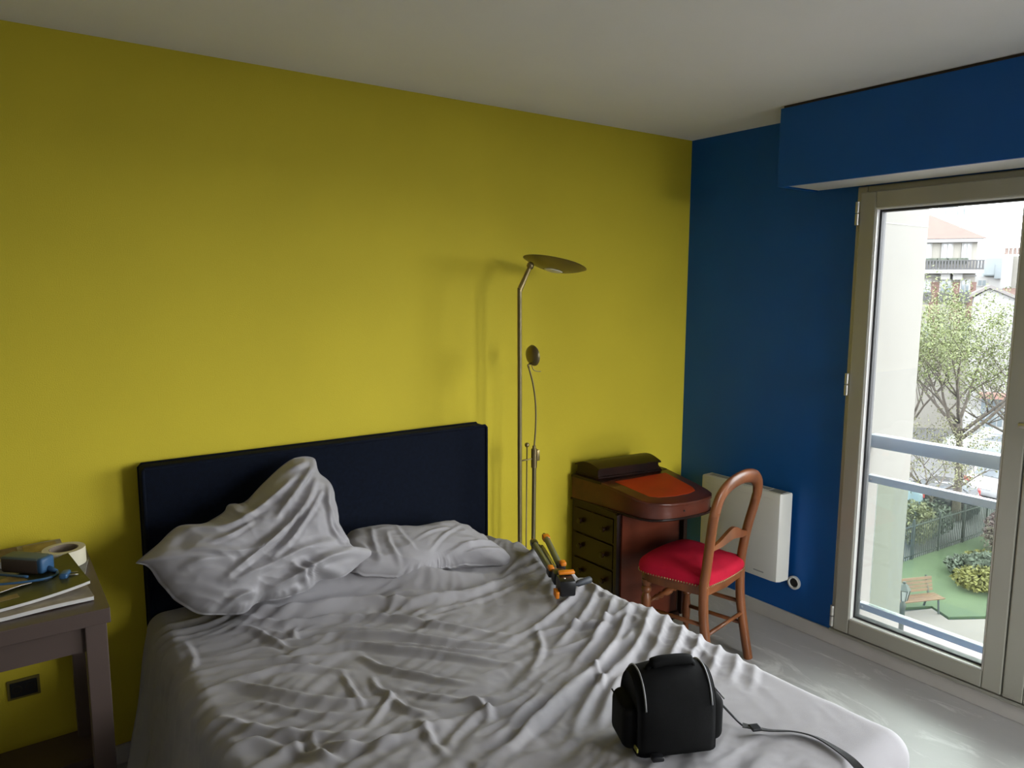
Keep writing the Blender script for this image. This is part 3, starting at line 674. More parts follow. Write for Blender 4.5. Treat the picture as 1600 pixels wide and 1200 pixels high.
cb = thing('charger_box', 'brown and blue charger box with a blue cable on the magazines', 'charger', (-3.176, -.315, TZ+.0365), math.radians(-45))
body = box(NB(), (0, 0, .024), (.125, .052, .046), None, .008, 3); obj('case', body, BROWNP, cb, True, 40)
obj('top_shell', box(NB(), (0, 0, .0445), (.122, .050, .010), None, .005, 3), mat('dusty_blue_shell', (.10, .135, .14), .5), cb, True, 40)
obj('end_cap', box(NB(), (.064, 0, .026), (.022, .050, .046), None, .008, 3), BLUEP, cb, True, 40)
obj('strain_relief', tube([(.070, 0, .014), (.088, 0, .010), (.102, -.004, .008)], [.009, .007, .006], 10), BLUEP, cb, True)
cbl = smoothpts([(.104, -.003, .008), (.115, -.022, .004), (.095, -.06, .004), (.03, -.10, .004), (-.05, -.125, .004), (-.13, -.12, .006), (-.17, -.08, .006), (-.14, -.045, .006), (-.05, -.045, .004), (.05, -.05, .006)], 6)
obj('cable', tube(cbl, .0038, 8), BLUEP, cb, True)
pg = thing('power_plug', 'blue power plug with two metal pins lying on the dark green magazine', 'plug', (-3.088, -.430, TZ+.0335), math.radians(-20))
obj('grip', box(NB(), (0, 0, .010), (.022, .042, .018), None, .006, 3), BLUEP, pg, True, 40)
for s in (-1, 1): obj('pin', tube([(.008, s*.009, .011), (.036, s*.009, .011)], .0022, 8), STEEL, pg, True)

# ---------------------------------------------------------------- camera bag on the bed
BZ = ZT+.022
bagx, bagy = -1.915, -1.652
bag = thing('camera_bag', 'black padded camera bag with a top handle lying on the bed', 'bag', (bagx, bagy, BZ), math.radians(-25))
bw, bdp, bh = .165, .150, .190
arch = [(-bdp/2, 0), (-bdp/2-.004, .05), (-bdp/2+.002, .115), (-.055, .158), (-.028, .182), (0, .188), (.028, .182), (.055, .158), (bdp/2-.002, .115), (bdp/2+.004, .05), (bdp/2, 0)]
arch = [tuple(p) for p in smoothpts(arch, 4)]
def archbody(xs, scl, m, nm, par):
    v = []; n = len(arch)
    for x, s in zip(xs, scl):
        for (y, z) in arch: v.append((x, y*s*(1+.10*math.cos(x/bw*PI)*math.sin(min(1, z/.12)*PI)), z*(.55+.45*s) if s < 1 else z+.010*math.cos(x/bw*PI)*(z/.188)))
    f = gridfaces(len(xs), n)
    for i in range(len(xs)-1): f.append((i*n, i*n+n-1, (i+1)*n+n-1, (i+1)*n))
    f.append(tuple(range(n))[::-1]); f.append(tuple(range((len(xs)-1)*n, len(xs)*n)))
    return pyobj(nm, v, f, m, par)
archbody([-bw/2-.018, -bw/2-.010, -bw/2, -bw/4, 0, bw/4, bw/2, bw/2+.010, bw/2+.018], [.86, .95, 1, 1.0, 1.0, 1.0, 1, .95, .86], BLACK, 'body', bag)
for x in (-bw/2-.001, bw/2+.001): obj('piping', tube([(x, y*1.012, z*1.006+.001) for y, z in arch[8:-3]], .0022, 6), PIPE, bag, True)
for s in (-1, 1):
    pk = obj('side_pocket', box(NB(), (s*(bw/2+.022), 0, .062), (.052, .112, .116), None, .024, 5), BLACK, bag, True, 50)
    obj('pocket_trim', tube([(s*(bw/2+.046), -.045, .112), (s*(bw/2+.046), .045, .112)], .0022, 6), PIPE if s > 0 else BLACK, pk, True)
hdl = smoothpts([(-.062, -.010, .178), (-.055, -.012, .198), (-.030, -.014, .208), (.030, -.014, .208), (.055, -.012, .198), (.062, -.010, .178)], 5)
obj('handle', tube(hdl, [.007 if abs(p[0]) > .05 else .0135 for p in hdl], 12), BLACK, bag, True)
for s in (-1, 1): obj('handle_anchor', box(NB(), (s*.064, -.010, .180), (.020, .024, .010), None, .003), BLACKP, bag)
tag(obj('tag', box(NB(), (-.103, -.062, .020), (.004, .026, .010), None, .001), mat('yellow_green_tag', (.28, .26, .05), .6), bag), 'small yellow-green tag')
obj('buckle', box(NB(), (-.060, -.092, .010), (.030, .020, .014), None, .004), BLACKP, bag, True, 40)
# clip and shoulder strap on the bed
ring = [(bw/2+.052, .010+.010*math.cos(a), .085+.014*math.sin(a)) for a in np.linspace(0, 2*PI, 17)]
obj('side_ring', tube(ring, .0025, 8), BLACKP, bag, True)
RI = Matrix.Rotation(math.radians(25), 3, 'Z')
def loc_(p): q = RI @ Vector((p[0]-bagx, p[1]-bagy, 0)); return (q.x, q.y, p[2]-BZ)
sA = [tuple(hit(a, b, 2, ZT+zz)) for a, b, zz in [(1132, 1108, .075), (1148, 1122, .040), (1160, 1133, .022), (1200, 1141, .020), (1240, 1143, .018), (1275, 1152, .018), (1310, 1172, .018), (1335, 1192, .018), (1350, 1215, .018), (1350, 1260, .018)]]
stv = smoothpts([loc_(p) for p in sA[2:]], 6)
def ribbon(pts, w, th_, m, nm, par, twist=None):
    bm = NB(); pr = None; P = [Vector(p) for p in pts]
    for i, p in enumerate(P):
        t = (P[min(i+1, len(P)-1)]-P[max(i-1, 0)]).normalized(); up = Vector((0, 0, 1)); sd = t.cross(up).normalized(); up = sd.cross(t)
        if twist: a = twist(i/(len(P)-1)); sd, up = sd*math.cos(a)+up*math.sin(a), up*math.cos(a)-sd*math.sin(a)
        r_ = [bm.verts.new(p+sd*w/2*a_+up*th_/2*b_) for a_, b_ in ((-1, -1), (1, -1), (1, 1), (-1, 1))]
        if pr:
            for k in range(4): bm.faces.new((pr[k], pr[(k+1) % 4], r_[(k+1) % 4], r_[k]))
        else: bm.faces.new(r_[::-1])
        pr = r_
    bm.faces.new(pr); return obj(nm, bm, m, par, True, 40)
st_ = ribbon(stv, .019, .003, WEB, 'shoulder_strap', bag, lambda t: .5*math.sin(t*5))
hookp = [loc_(p) for p in sA[:3]]; hookp[0] = (bw/2+.055, .004, .078)
obj('strap_hook', tube(smoothpts(hookp, 4), .0032, 8), BLACKP, st_, True)
obj('strap_slider', box(NB(), tuple(Vector(stv[3])+Vector((0, 0, .001))), (.026, .026, .007), None, .002), BLACKP, st_)

# ---------------------------------------------------------------- folded tripod on the bed
t0 = np.array(hit(846, 852, 2, ZT+.075)); t1 = np.array(hit(880, 912, 2, ZT+.060))
tdir = (t1-t0)/np.linalg.norm(t1-t0)
tri = thing('folded_tripod', 'folded photo tripod with grey-green legs and orange clips lying on the bed', 'tripod', (0, 0, 0))
sd = np.cross(tdir, [0, 0, 1.]); sd /= np.linalg.norm(sd); upv = np.cross(sd, tdir)
Lg = float(np.linalg.norm(t1-t0))
def tp3(a, b, c): return Vector(t0+tdir*a+sd*b+upv*c)
rotm = Matrix((tdir, sd, upv)).transposed().to_3x3()
for k, (b, c, a0, a1) in enumerate(((.026, .0, -.01, Lg*.70), (-.030, .012, -.035, Lg*.62), (0, -.022, .0, Lg*.70))):
    lg = obj('leg', tube([tp3(a0, b, c), tp3(a1, b*.7, c*.7)], .0125, 14), TUBEG, tri, True, 60)
    ft = NB()
    box(ft, tp3(a0-.012, b, c), (.040, .030, .026), rotm, .006, 2)
    obj('leg_lock', ft, ORAN if k == 1 else BLACKP, lg, True, 40)
    obj('foot', tube([tp3(a0-.05, b, c), tp3(a0-.025, b, c)], [.007, .010], 10), ORAN if k == 0 else BLACKP, lg, True, 50)
    obj('knuckle', box(NB(), tp3(a1+.005, b*.8, c*.8), (.045, .030, .030), rotm, .007, 2), BLACKP, lg, True, 40)
    obj('angle_clip', box(NB(), tp3(a1+.012+.014*(k == 1), b*.9, c*.8+.020), (.032, .022, .016), rotm, .005, 2), ORAN, lg, True, 40)
obj('centre_column', tube([tp3(.03, 0, .004), tp3(Lg*.8, 0, .004)], .006, 10), STEEL, tri, True)
obj('collar', box(NB(), tp3(Lg*.84, 0, 0), (.055, .055, .050), rotm, .012, 2), BLACKP, tri, True, 40)
hd_ = obj('head', box(NB(), tp3(Lg*1.06, -.004, .004), (.070, .060, .060), rotm, .008, 2), BLACKP, tri, True, 40)
obj('screw', lathe([(0, 0), (.0045, 0), (.0035, .002), (0, .002)], 10, mtx=Matrix.Translation(tp3(Lg*1.085, .004, .035)) @ rotm.to_4x4()), STEEL, hd_)
obj('quick_release', box(NB(), tp3(Lg*.99, -.012, .042), (.022, .060, .012), rotm, .004, 2), ORAN, hd_, True, 40)
obj('base_plate', box(NB(), tp3(Lg*1.10, .034, -.018), (.040, .014, .026), rotm, .003, 2), ORAN, hd_, True, 40)
ha = Vector(hit(894, 915, 2, ZT+.055)); hb_ = Vector(hit(923, 905, 2, ZT+.060))
obj('pan_handle', tube([ha, ha.lerp(hb_, .2), ha.lerp(hb_, .3), ha.lerp(hb_, .96), hb_], [.004, .006, .0115, .0125, .009], 12), mat('slate_grip', (.030, .034, .044), .6), hd_, True, 60)

# ================================================================ outside
GZ = -7.0
def gp_(px, py, z=GZ): return hit(px, py, 2, z)
struct('wall_exterior', bx(.131, .84, -.886, -.80, GZ, 6.0), CREAM)
jn = bx(.135, .839, -.8872, -.885, 2.02, 2.026); struct('trim_1', jn, mat('render_joint', (.15, .145, .13), .9))
rl = thing('guard_railing', 'grey aluminium guard railing with a glass panel outside the window', 'railing', (.41, -.887, 0))
RAILM = mat('railing_aluminium', (.30, .33, .335), .45, metal=.1, var=.05)
RY = -2.40
obj('top_rail', bx(-.030, .030, 0, RY, .905, .972, .008), RAILM, rl, True, 40)
obj('middle_rail', bx(-.018, .018, 0, RY, .722, .760, .003), RAILM, rl)
obj('bottom_rail', bx(-.018, .018, 0, RY, .040, .075, .003), RAILM, rl)
tag(obj('glass_panel', bx(-.004, .004, -.050, RY+.05, .070, .728), RGLASS, rl), 'tinted glass panel')
for z in (.741, .057): obj('bolt', lathe([(0, 0), (.006, 0), (.005, .003), (0, .003)], 10, mtx=Matrix.Translation((-.018, -.022, z)) @ Matrix.Rotation(-PI/2, 4, 'Y')), STEEL, rl)
obj('end_post', bx(-.02, .02, RY, RY-.04, .03, .972, .003), RAILM, rl)

ASPH = mat('grey_asphalt', (0.04125, 0.04125, 0.042), .9, var=.12, vscale=.6)
PATH = mat('pinkish_path', (0.075, 0.0615, 0.0585), .9, var=.08, vscale=.8)
GRASSM = mat('lawn_grass', (.013, .026, .0065), .9, col2=(.023, .038, .0125), vscale=1.6, bump=.6, bscale=30)
struct('ground', bx(-120, 160, -140, 120, GZ-.4, GZ-.06), ASPH)
pa = [gp_(*q) for q in [(1350, 960), (1456, 950), (1482, 968), (1570, 966), (1800, 960), (1800, 1300), (1300, 1300)]]
struct('path', prism([(1.0, -12), (14, -12)]+[(22.0, -4.0)]+[tuple(gp_(1572, 966)[:2]), tuple(gp_(1482, 968)[:2]), tuple(gp_(1456, 950)[:2]), tuple(gp_(1380, 960)[:2]), (8, 12), (1.0, 12)], GZ-.06, GZ-.01), PATH)
lawn = prism([tuple(gp_(1380, 952)[:2]), tuple(gp_(1456, 948)[:2]), tuple(gp_(1482, 965)[:2]), tuple(gp_(1572, 963)[:2]), (24, .5), (32, 2), tuple(gp_(1600, 816)[:2]), tuple(gp_(1538, 836)[:2]), tuple(gp_(1415, 877)[:2]), tuple(gp_(1340, 905)[:2])], GZ-.06, GZ+.02)
tag(obj('lawn', lawn, GRASSM), 'short green lawn behind the park bench', 'lawn', kind='stuff')

# iron fence at the back of the lawn
IRON = mat('dark_green_iron', (.010, .014, .012), .6); PALE = mat('galvanised_bar', (.16, .16, .16), .5, metal=.2)
fa, fb = np.array(gp_(1380, 890)), np.array(gp_(1575, 824)); fdir = (fb-fa)/np.linalg.norm(fb-fa); flen = float(np.linalg.norm(fb-fa))
fence = thing('park_fence', 'low iron railing fence with upright bars behind the lawn', 'fence', tuple(fa), math.atan2(fdir[1], fdir[0]))
for z in (.14, 1.12): obj('rail', bx(0, flen, -.015, .015, z, z+.035), IRON, fence)
barm = None
nb_ = int(flen/.115)
for k in range(nb_):
    if barm is None: barm = obj('bar', bx(-.009, .009, -.009, .009, .03, 1.24), IRON, fence); b2 = barm
    else: b2 = barm.copy(); C.objects.link(b2); b2.parent = fence
    b2.location.x = .06+k*.115
for k in range(int(flen/1.55)+1): obj('post', bx(k*1.55-.03, k*1.55+.03, -.03, .03, 0, 1.36, .004), IRON, fence)

# bench
bA = np.array(gp_(1460, 951)); bdir = np.array([-.925, .38]); bdir /= np.hypot(*bdir)
bench = thing('park_bench', 'wooden slatted park bench standing by the lawn', 'bench', (bA[0], bA[1], GZ), math.atan2(bdir[1], bdir[0])+PI)
BWOOD = mat('bench_oak', (0.06, 0.027, 0.00975), .6, var=.2, vscale=5, stretch=(.2, 2, 2))
# local +x runs right along the bench, -y faces the path
for k in range(5): obj('slat', box(NB(), (-.85, -.30+k*.085, .43), (1.7, .070, .03), None, .005), BWOOD, bench)
for k in range(4): obj('back_slat', box(NB(), (-.85, .125+k*.022, .53+k*.098), (1.7, .03, .080), Matrix.Rotation(-.2, 3, 'X'), .005), BWOOD, bench)
for x in (-1.55, -.15):
    obj('leg', tube([(x, -.30, 0), (x, -.26, .40), (x, .10, .40)], .028, 8), IRON, bench); obj('leg', tube([(x, .22, 0), (x, .10, .42), (x, .23, .90)], .028, 8), IRON, bench)

# street lantern in front of the bench
lp_ = at_depth(1411, 938, 15.2)
lt = thing('street_lantern', 'dark street lantern on a slim post in front of the bench', 'lantern', (lp_[0], lp_[1], GZ-.01))
hz = float(lp_[2]-GZ)
obj('post', lathe([(0, 0), (.09, 0), (.09, .3), (.05, .42), (.05, hz-.2), (.07, hz-.1), (.03, hz), (0, hz)], 12), IRON, lt, True, 40)
lk = .62
lant = NB(); lathe([(.07*lk, hz), (.12*lk, hz+.02*lk), (.06*lk, hz+.02*lk)], 6, lant); lathe([(.20*lk, hz+.38*lk), (.22*lk, hz+.40*lk), (.10*lk, hz+.58*lk), (.05*lk, hz+.60*lk), (.05*lk, hz+.66*lk), (0, hz+.68*lk)], 6, lant)
for k in range(6): a = 2*PI*k/6; tube([(.12*lk*math.cos(a), .12*lk*math.sin(a), hz+.02*lk), (.19*lk*math.cos(a), .19*lk*math.sin(a), hz+.39*lk)], .009, 5, lant)
hd2 = obj('lantern_head', lant, IRON, lt)
tag(obj('lantern_glass', lathe([(.110*lk, hz+.02*lk), (.18*lk, hz+.38*lk)], 6), mat('milky_lantern_glass', (.14, .145, .145), .3), hd2), 'milky glass')

# planting in the lawn
def leafcloud(n, centre, rad, size, seed, squash=(1, 1, 1), shell=.0):
    r_ = np.random.default_rng(seed); d_ = r_.normal(size=(n, 3)); d_ /= np.linalg.norm(d_, axis=1)[:, None]
    rr = (shell+(1-shell)*r_.random(n)**.5)[:, None]*rad; c_ = np.array(centre)+d_*rr*np.array(squash)
    return leaves_at(c_, size, seed)
def leaves_at(c_, size, seed):
    r_ = np.random.default_rng(seed+1); n = len(c_)
    a = r_.normal(size=(n, 3)); a /= np.linalg.norm(a, axis=1)[:, None]; b = np.cross(a, r_.normal(size=(n, 3))); b /= np.linalg.norm(b, axis=1)[:, None]
    s = (size*(.6+.8*r_.random(n)))[:, None]
    V_ = np.stack([c_-a*s, c_+b*s*.45, c_+a*s, c_-b*s*.45], 1).reshape(-1, 3)
    return V_, [(4*i, 4*i+1, 4*i+2, 4*i+3) for i in range(n)]
YELF = mat('yellow_blossom', (0.06375, 0.0585, 0.009), .8, var=.3, vscale=9); BGR = mat('blue_green_foliage', (.034, .042, .030), .8, var=.4, vscale=8)
PURP = mat('purple_foliage', (.060, .036, .038), .8, var=.3, vscale=6); BRWN = mat('dry_twig', (.05, .04, .03), .9, var=.2)
LEAFG = mat('fresh_spring_leaf', (0.05787, 0.07145, 0.02013), .7, var=.3, vscale=3); LEAF2 = mat('olive_spring_leaf', (0.05284, 0.05435, 0.02113), .7, var=.3, vscale=3); BARK = mat('grey_brown_bark', (.034, .028, .021), .9, var=.3, vscale=8)
def shrub(name, label, q, w, h, n, leaf, m, seed, dpth=1.0, stems=5, group='planting in the lawn bed'):
    c_ = gp_(*q); t = thing(name, label, 'plant', (c_[0], c_[1], GZ+.02), 0, group)
    v, f = leafcloud(n, (0, 0, h*.5), 1.0, leaf, seed, (w/2, w/2*dpth, h*.52), .35); fo = pyobj('foliage', v, f, m, t, False); fo['kind'] = 'stuff'
    r_ = random.Random(seed); sm = NB()
    for k in range(stems): a = r_.random()*2*PI; tube([(0, 0, 0), (.12*w*math.cos(a), .12*w*math.sin(a), h*.4), (.35*w*math.cos(a), .35*w*math.sin(a), h*.85)], [.02, .014, .006], 5, sm)
    obj('stem', sm, BRWN, t); return t
shrub('flowering_shrub', 'low mound of yellow flowers at the front of the lawn bed', (1533, 918), 1.9, .5, 1500, .07, YELF, 1, .8)
shrub('flowering_shrub', 'small clump of yellow flowers at the back of the lawn bed', (1533, 884), 1.3, .45, 700, .07, YELF, 2, .8)
shrub('leafy_plant', 'blue-green leafy plant between the yellow flower mounds', (1512, 897), 1.3, .5, 900, .09, BGR, 3)
shrub('leafy_plant', 'taller blue-green leafy plant behind the front yellow mound', (1545, 898), 1.4, .6, 900, .09, BGR, 4)
shrub('bare_shrub', 'thin brownish shrub rising behind the flower bed', (1556, 872), 1.0, 1.3, 300, .06, BRWN, 5, 1.0, 16)
shrub('purple_shrub', 'purple-leaved shrub beside the park fence', (1580, 862), 1.7, 1.4, 1400, .09, PURP, 6)

shrub('garden_bush', 'olive bush behind the fence beside the cream wall edge', (1424, 850), 1.5, 1.5, 1500, .07, LEAF2, 61, 1.0, 9, 'bushes behind the fence')
shrub('garden_bush', 'dark green bush behind the fence under the low spreading tree', (1452, 838), 1.5, 1.3, 1300, .07, BGR, 62, 1.0, 9, 'bushes behind the fence')

# trees behind the fence
def tree(label, base, height, fork, lean, spread, seed, nleaf, leafm, lsize, trunk_r=.10, nmain=6, ztop=None):
    r_ = random.Random(seed); t = thing('street_tree', label, 'tree', (base[0], base[1], GZ), 0, 'trees beyond the fence')
    wood = NB(); tips = []
    def branch(p, d_, L, r0, depth):
        n = 5; pts = [Vector(p)]; dd = Vector(d_).normalized()
        for i in range(n):
            dd = (dd+Vector((r_.uniform(-.18, .18), r_.uniform(-.18, .18), r_.uniform(-.06, .16)))).normalized(); pts.append(pts[-1]+dd*L/n)
        rs = [r0*(1-.6*i/n) for i in range(n+1)]
        tube(pts, rs, 5 if depth else 8, wood)
        if depth >= 1: tips.extend(pts[2:])
        if depth < 3:
            for k in range(4 if depth == 0 else 3):
                i = r_.randint(2, n); a = r_.uniform(0, 2*PI); sd_ = Vector((math.cos(a), math.sin(a), r_.uniform(-.1, .7)))
                branch(pts[i], (dd*.55+sd_*.75).normalized(), L*r_.uniform(.5, .72), rs[i]*.62, depth+1)
    tk = smoothpts([(0, 0, 0), (lean[0]*.2, lean[1]*.2, fork*.5), (lean[0], lean[1], fork)], 4)
    obj('trunk', tube(tk, [trunk_r*(1.25-.5*i/(len(tk)-1)) for i in range(len(tk))], 10), BARK, t, True)
    top = Vector((lean[0], lean[1], fork))
    for k in range(nmain):
        a = 2*PI*k/nmain+r_.uniform(-.4, .4); el = r_.uniform(.5, 1.6)
        branch(top+Vector((0, 0, r_.uniform(-.9, .0)*fork*.25)), (math.cos(a)*spread, math.sin(a)*spread, el), (height-fork)*r_.uniform(.55, .8), trunk_r*.55, 0)
    obj('branches', wood, BARK, t, True)
    tp_ = np.array([tuple(p) for p in tips]); rg = np.random.default_rng(seed)
    c_ = tp_[rg.integers(0, len(tp_), nleaf)]+rg.normal(size=(nleaf, 3))*.20
    v, f = leaves_at(c_, lsize, seed); fo = pyobj('foliage', v, f, leafm, t, False); fo['kind'] = 'stuff'
    return t
tree('tall tree with fresh green leaves and forked trunk behind the park fence', gp_(1493, 812), 8.4, 3.9, (-.15, .1), .85, 11, 15000, LEAFG, .050, .13, 7)
tree('olive-leaved tree with spreading twigs next to the forked tree', gp_(1570, 770), 7.2, 3.0, (.1, 0), 1.1, 23, 8000, LEAF2, .045, .10, 7)
tree('low spreading tree leaning over the fence', gp_(1446, 832), 4.2, 1.5, (.1, -.1), 1.6, 37, 4000, LEAF2, .045, .08, 6)
tree('thin green tree close to the cream wall edge', gp_(1412, 770), 8.0, 3.4, (.0, .1), .9, 41, 8000, LEAFG, .050, .10, 6)

# cars
TYRE = mat('tyre_rubber', (.015, .015, .016), .8); CGL = mat('car_window_glass', (.045, .055, .065), .12, spec=.8); TAIL = mat('red_tail_light', (.20, .03, .03), .3)
def car(label, pos, rz, col, nm, L=4.2, Wd=1.78, Ht=1.55):
    t = thing('parked_car', label, 'car', tuple(pos), rz, 'parked cars')
    m = mat('car_paint_'+nm, col, .25, coat=.5, var=.02)
    side = [(-L/2, .45), (-L/2+.05, .95), (-L/2+.45, 1.02), (-L/2+.75, Ht-.05), (-L/2+1.0, Ht), (L*.08, Ht), (L*.26, 1.02), (L/2-.15, .90), (L/2, .62), (L/2-.02, .30), (-L/2+.05, .28)]
    bm = NB(); A = [[bm.verts.new((x, s*(Wd/2-(.16 if z > 1.1 else 0)), z)) for x, z in side] for s in (-1, 1)]
    bm.faces.new(A[0]); bm.faces.new(A[1][::-1])
    for i in range(len(side)): j = (i+1) % len(side); bm.faces.new((A[0][i], A[1][i], A[1][j], A[0][j]))
    bmesh.ops.bevel(bm, geom=bm.edges[:], offset=.05, segments=2, affect='EDGES', profile=.5)
    body_ = obj('body', bm, m, t, True, 40)
    def quad(pts, nm2, mt, par): 
        b = NB(); fa_ = b.faces.new([b.verts.new(p) for p in pts]); r = bmesh.ops.extrude_face_region(b, geom=[fa_]); c_ = sum((Vector(p) for p in pts), Vector())/len(pts); o_ = (c_-Vector((0, 0, .8))); o_.normalize()
        bmesh.ops.translate(b, verts=[v for v in r['geom'] if isinstance(v, bmesh.types.BMVert)], vec=o_*.025); return obj(nm2, b, mt, par)
    w2 = Wd/2-.20
    quad([(-L/2+.44, -w2, 1.06), (-L/2+.44, w2, 1.06), (-L/2+.70, w2-.06, Ht-.12), (-L/2+.70, -w2+.06, Ht-.12)], 'rear_window', CGL, body_)
    quad([(L*.25, -w2, 1.06), (L*.25, w2, 1.06), (L*.10, w2-.06, Ht-.08), (L*.10, -w2+.06, Ht-.08)], 'windscreen', CGL, body_)
    for s in (-1, 1):
        yv = s*(Wd/2-.10); quad([(-L/2+.75, yv, 1.06), (L*.20, yv, 1.06), (L*.07, s*(Wd/2-.15), Ht-.12), (-L/2+.95, s*(Wd/2-.15), Ht-.12)], 'side_window', CGL, body_)
        obj('tail_light', box(NB(), (-L/2+.03, s*(Wd/2-.16), .88), (.10, .26, .20), None, .03), TAIL, body_)
        for x in (-L*.32, L*.31): obj('wheel', lathe([(0, -.10), (.20, -.10), (.31, -.09), (.32, 0), (.31, .09), (.20, .10), (0, .10)], 20, mtx=Matrix.Translation((x, s*(Wd/2-.10), .32)) @ Matrix.Rotation(PI/2, 4, 'X')), TYRE, t, True, 40)
    obj('number_plate', box(NB(), (-L/2-.0, 0, .66), (.05, .5, .11)), PAPER, body_)
    return t
def onG(px, py): p = gp_(px, py, GZ-.06); return (p[0], p[1], GZ-.058)
vd = math.atan2(ray(1540, 770)[1], ray(1540, 770)[0])
crz = vd-.50; cf = np.array([math.cos(crz), math.sin(crz), 0]); rear = np.array(onG(1536, 786))
car('white hatchback parked with its red tail lights towards the fence', tuple(rear+cf*2.1), crz, (.22, .225, .23), 'white')
car('second white car parked beyond the white hatchback', tuple(rear+cf*6.9+np.array([-cf[1], cf[0], 0])*1.2), crz, (.21, .215, .22), 'white_two')
car('pale blue car half hidden behind the cream wall edge', onG(1346, 790), vd+1.75, (.13, .17, .20), 'pale_blue')
car('dark grey low car parked behind the fence under the forked tree', onG(1466, 800), vd+1.62, (.018, .02, .022), 'dark_grey', 2.7, 1.5, 1.32)
car('silver car parked far down the street below the trees', onG(1545, 716), vd+1.5, (.16, .18, .18), 'silver')

# ---------------------------------------------------------------- buildings
STON = mat('pale_limestone', (0.1275, 0.1211, 0.1071), .85, var=.05, vscale=.6); STON2 = mat('white_render', (0.1498, 0.1479, 0.1454), .85, var=.04, vscale=.5)
ROOFR = mat('red_tile_roof', (0.04625, 0.02309, 0.01634), .8, var=.12, vscale=2); BRICK = mat('red_brown_shutter', (0.0735, 0.0385, 0.0315), .8, var=.1); ZINC = mat('zinc_roof', (.10, .115, .122), .5, var=.06, vscale=.8)
WGL = mat('house_window_glass', (.075, .09, .10), .15, spec=.8); DKI = mat('dark_balcony_iron', (.026, .026, .028), .7)
class Facade:
    """vertical plane through two ground points; converts picture points to (s, z) on the plane"""
    def __init__(s, pxa, da, pxb, db):
        A = at_depth(pxa, 500, da); B = at_depth(pxb, 500, db); s.o = np.array([A[0], A[1]]); e = np.array([B[0]-A[0], B[1]-A[1]]); s.e = e/np.hypot(*e); s.n = np.array([s.e[1], -s.e[0]])
        if s.n@(CAM[:2]-s.o) < 0: s.n = -s.n
        s.rz = math.atan2(s.e[1], s.e[0]); s.sg = 1 if (-math.sin(s.rz)*s.n[0]+math.cos(s.rz)*s.n[1]) > 0 else -1
    def sz(s, px, py):
        d_ = ray(px, py); t = ((s.o-CAM[:2])@s.n)/(d_[:2]@s.n); P = CAM+d_*t; return float((P[:2]-s.o)@s.e), float(P[2]-GZ)
    def root(s, name, label): return thing(name, label, 'building', (s.o[0], s.o[1], GZ-.06), s.rz, 'houses across the street')
    def b(s, s0, s1, f0, f1, z0, z1, bev=0): return bx(s0, s1, s.sg*f0, s.sg*f1, z0, z1, bev)   # f: distance in front of the facade
F = Facade(1440, 46, 1530, 45.0)
apt = F.root('apartment_house', 'pale stone apartment house with red roof and dark iron balcony')
sR, zE = F.sz(1529, 371); sL = sR-14.0
obj('wall', F.b(sL, sR, 0, -9, 0, zE), STON, apt)
zr = F.sz(1450, 338)[1]
rf = NB(); hi = [rf.verts.new(p) for p in ((sL-.4, F.sg*.4, zE), (sR+.4, F.sg*.4, zE), (sR+.4, -F.sg*9.4, zE), (sL-.4, -F.sg*9.4, zE), (sL+3, -F.sg*4.5, zr+1.2), (sR-3.3, -F.sg*4.5, zr+1.2))]
for q in ((0, 1, 5, 4), (1, 2, 5), (2, 3, 4, 5), (3, 0, 4), (3, 2, 1, 0)): rf.faces.new([hi[i] for i in q])
rfo = obj('roof', rf, ROOFR, apt); obj('cornice', F.b(sL-.2, sR+.2, .35, 0, zE-.22, zE), STON2, apt)
for k in range(5):
    a, z = F.sz(1466+k*10.5, 350); obj('skylight', box(NB(), (a+1.2, -F.sg*5.2, z+1.3), (.40, .06, .55), None), mat('roof_glass', (.12, .145, .155), .2), rfo)
def win_(F_, par, x0, x1, y0, y1, dp=.12, grille=True, frame=STON2):
    a, z1 = F_.sz(x0, y0); b_, z0 = F_.sz(x1, y1)
    w = obj('window', F_.b(a-.10, b_+.10, .06, -.02, z0-.08, z1+.10), frame, par)
    obj('pane', F_.b(a, (a+b_)/2-.03, .075, .05, z0, z1), WGL, w); obj('pane', F_.b((a+b_)/2+.03, b_, .075, .05, z0, z1), WGL, w)
    if grille: obj('window_guard', F_.b(a-.12, b_+.12, .18, .10, z0, z0+.55), DKI, w)
for x0, x1 in ((1440, 1452), (1474, 1485), (1506, 1514)): win_(F, apt, x0, x1, 380, 404, grille=False)
for x0, x1 in ((1441, 1450), (1471, 1483), (1503, 1511)): win_(F, apt, x0, x1, 437, 469)
for x0, x1 in ((1442, 1450), (1471, 1483), (1503, 1511)): win_(F, apt, x0, x1, 505, 545)
for x0, x1 in ((1453.5, 1461), (1487.5, 1495), (1512.5, 1515.5)):
    a, z1 = F.sz(x0, 439); b_, z0 = F.sz(x1, 560); obj('brick_pier', F.b(a, b_, .05, -.02, z0, z1), BRICK, apt)
for px in (1475, 1494):
    a, z1 = F.sz(px, 424); obj('console', F.b(a-.25, a+.25, .5, 0, z1-.45, z1), STON2, apt)
a, z1 = F.sz(1532, 405); z0 = F.sz(1532, 420)[1]
bal = obj('balcony', F.b(sL, sR+.25, .75, 0, z0-.22, z0), STON2, apt)
obj('balcony_rail', F.b(sL, sR+.25, .75, .70, z1-.06, z1), DKI, bal); obj('balcony_lower_rail', F.b(sL, sR+.25, .75, .70, z0+.02, z0+.10), DKI, bal)
nbal = 60; gb = None
for k in range(nbal):
    if gb is None: gb = obj('baluster', F.b(-.055, .055, .745, .715, z0, z1), DKI, bal); g2 = gb
    else: g2 = gb.copy(); C.objects.link(g2); g2.parent = bal
    g2.location.x = sR+.18-k*.165
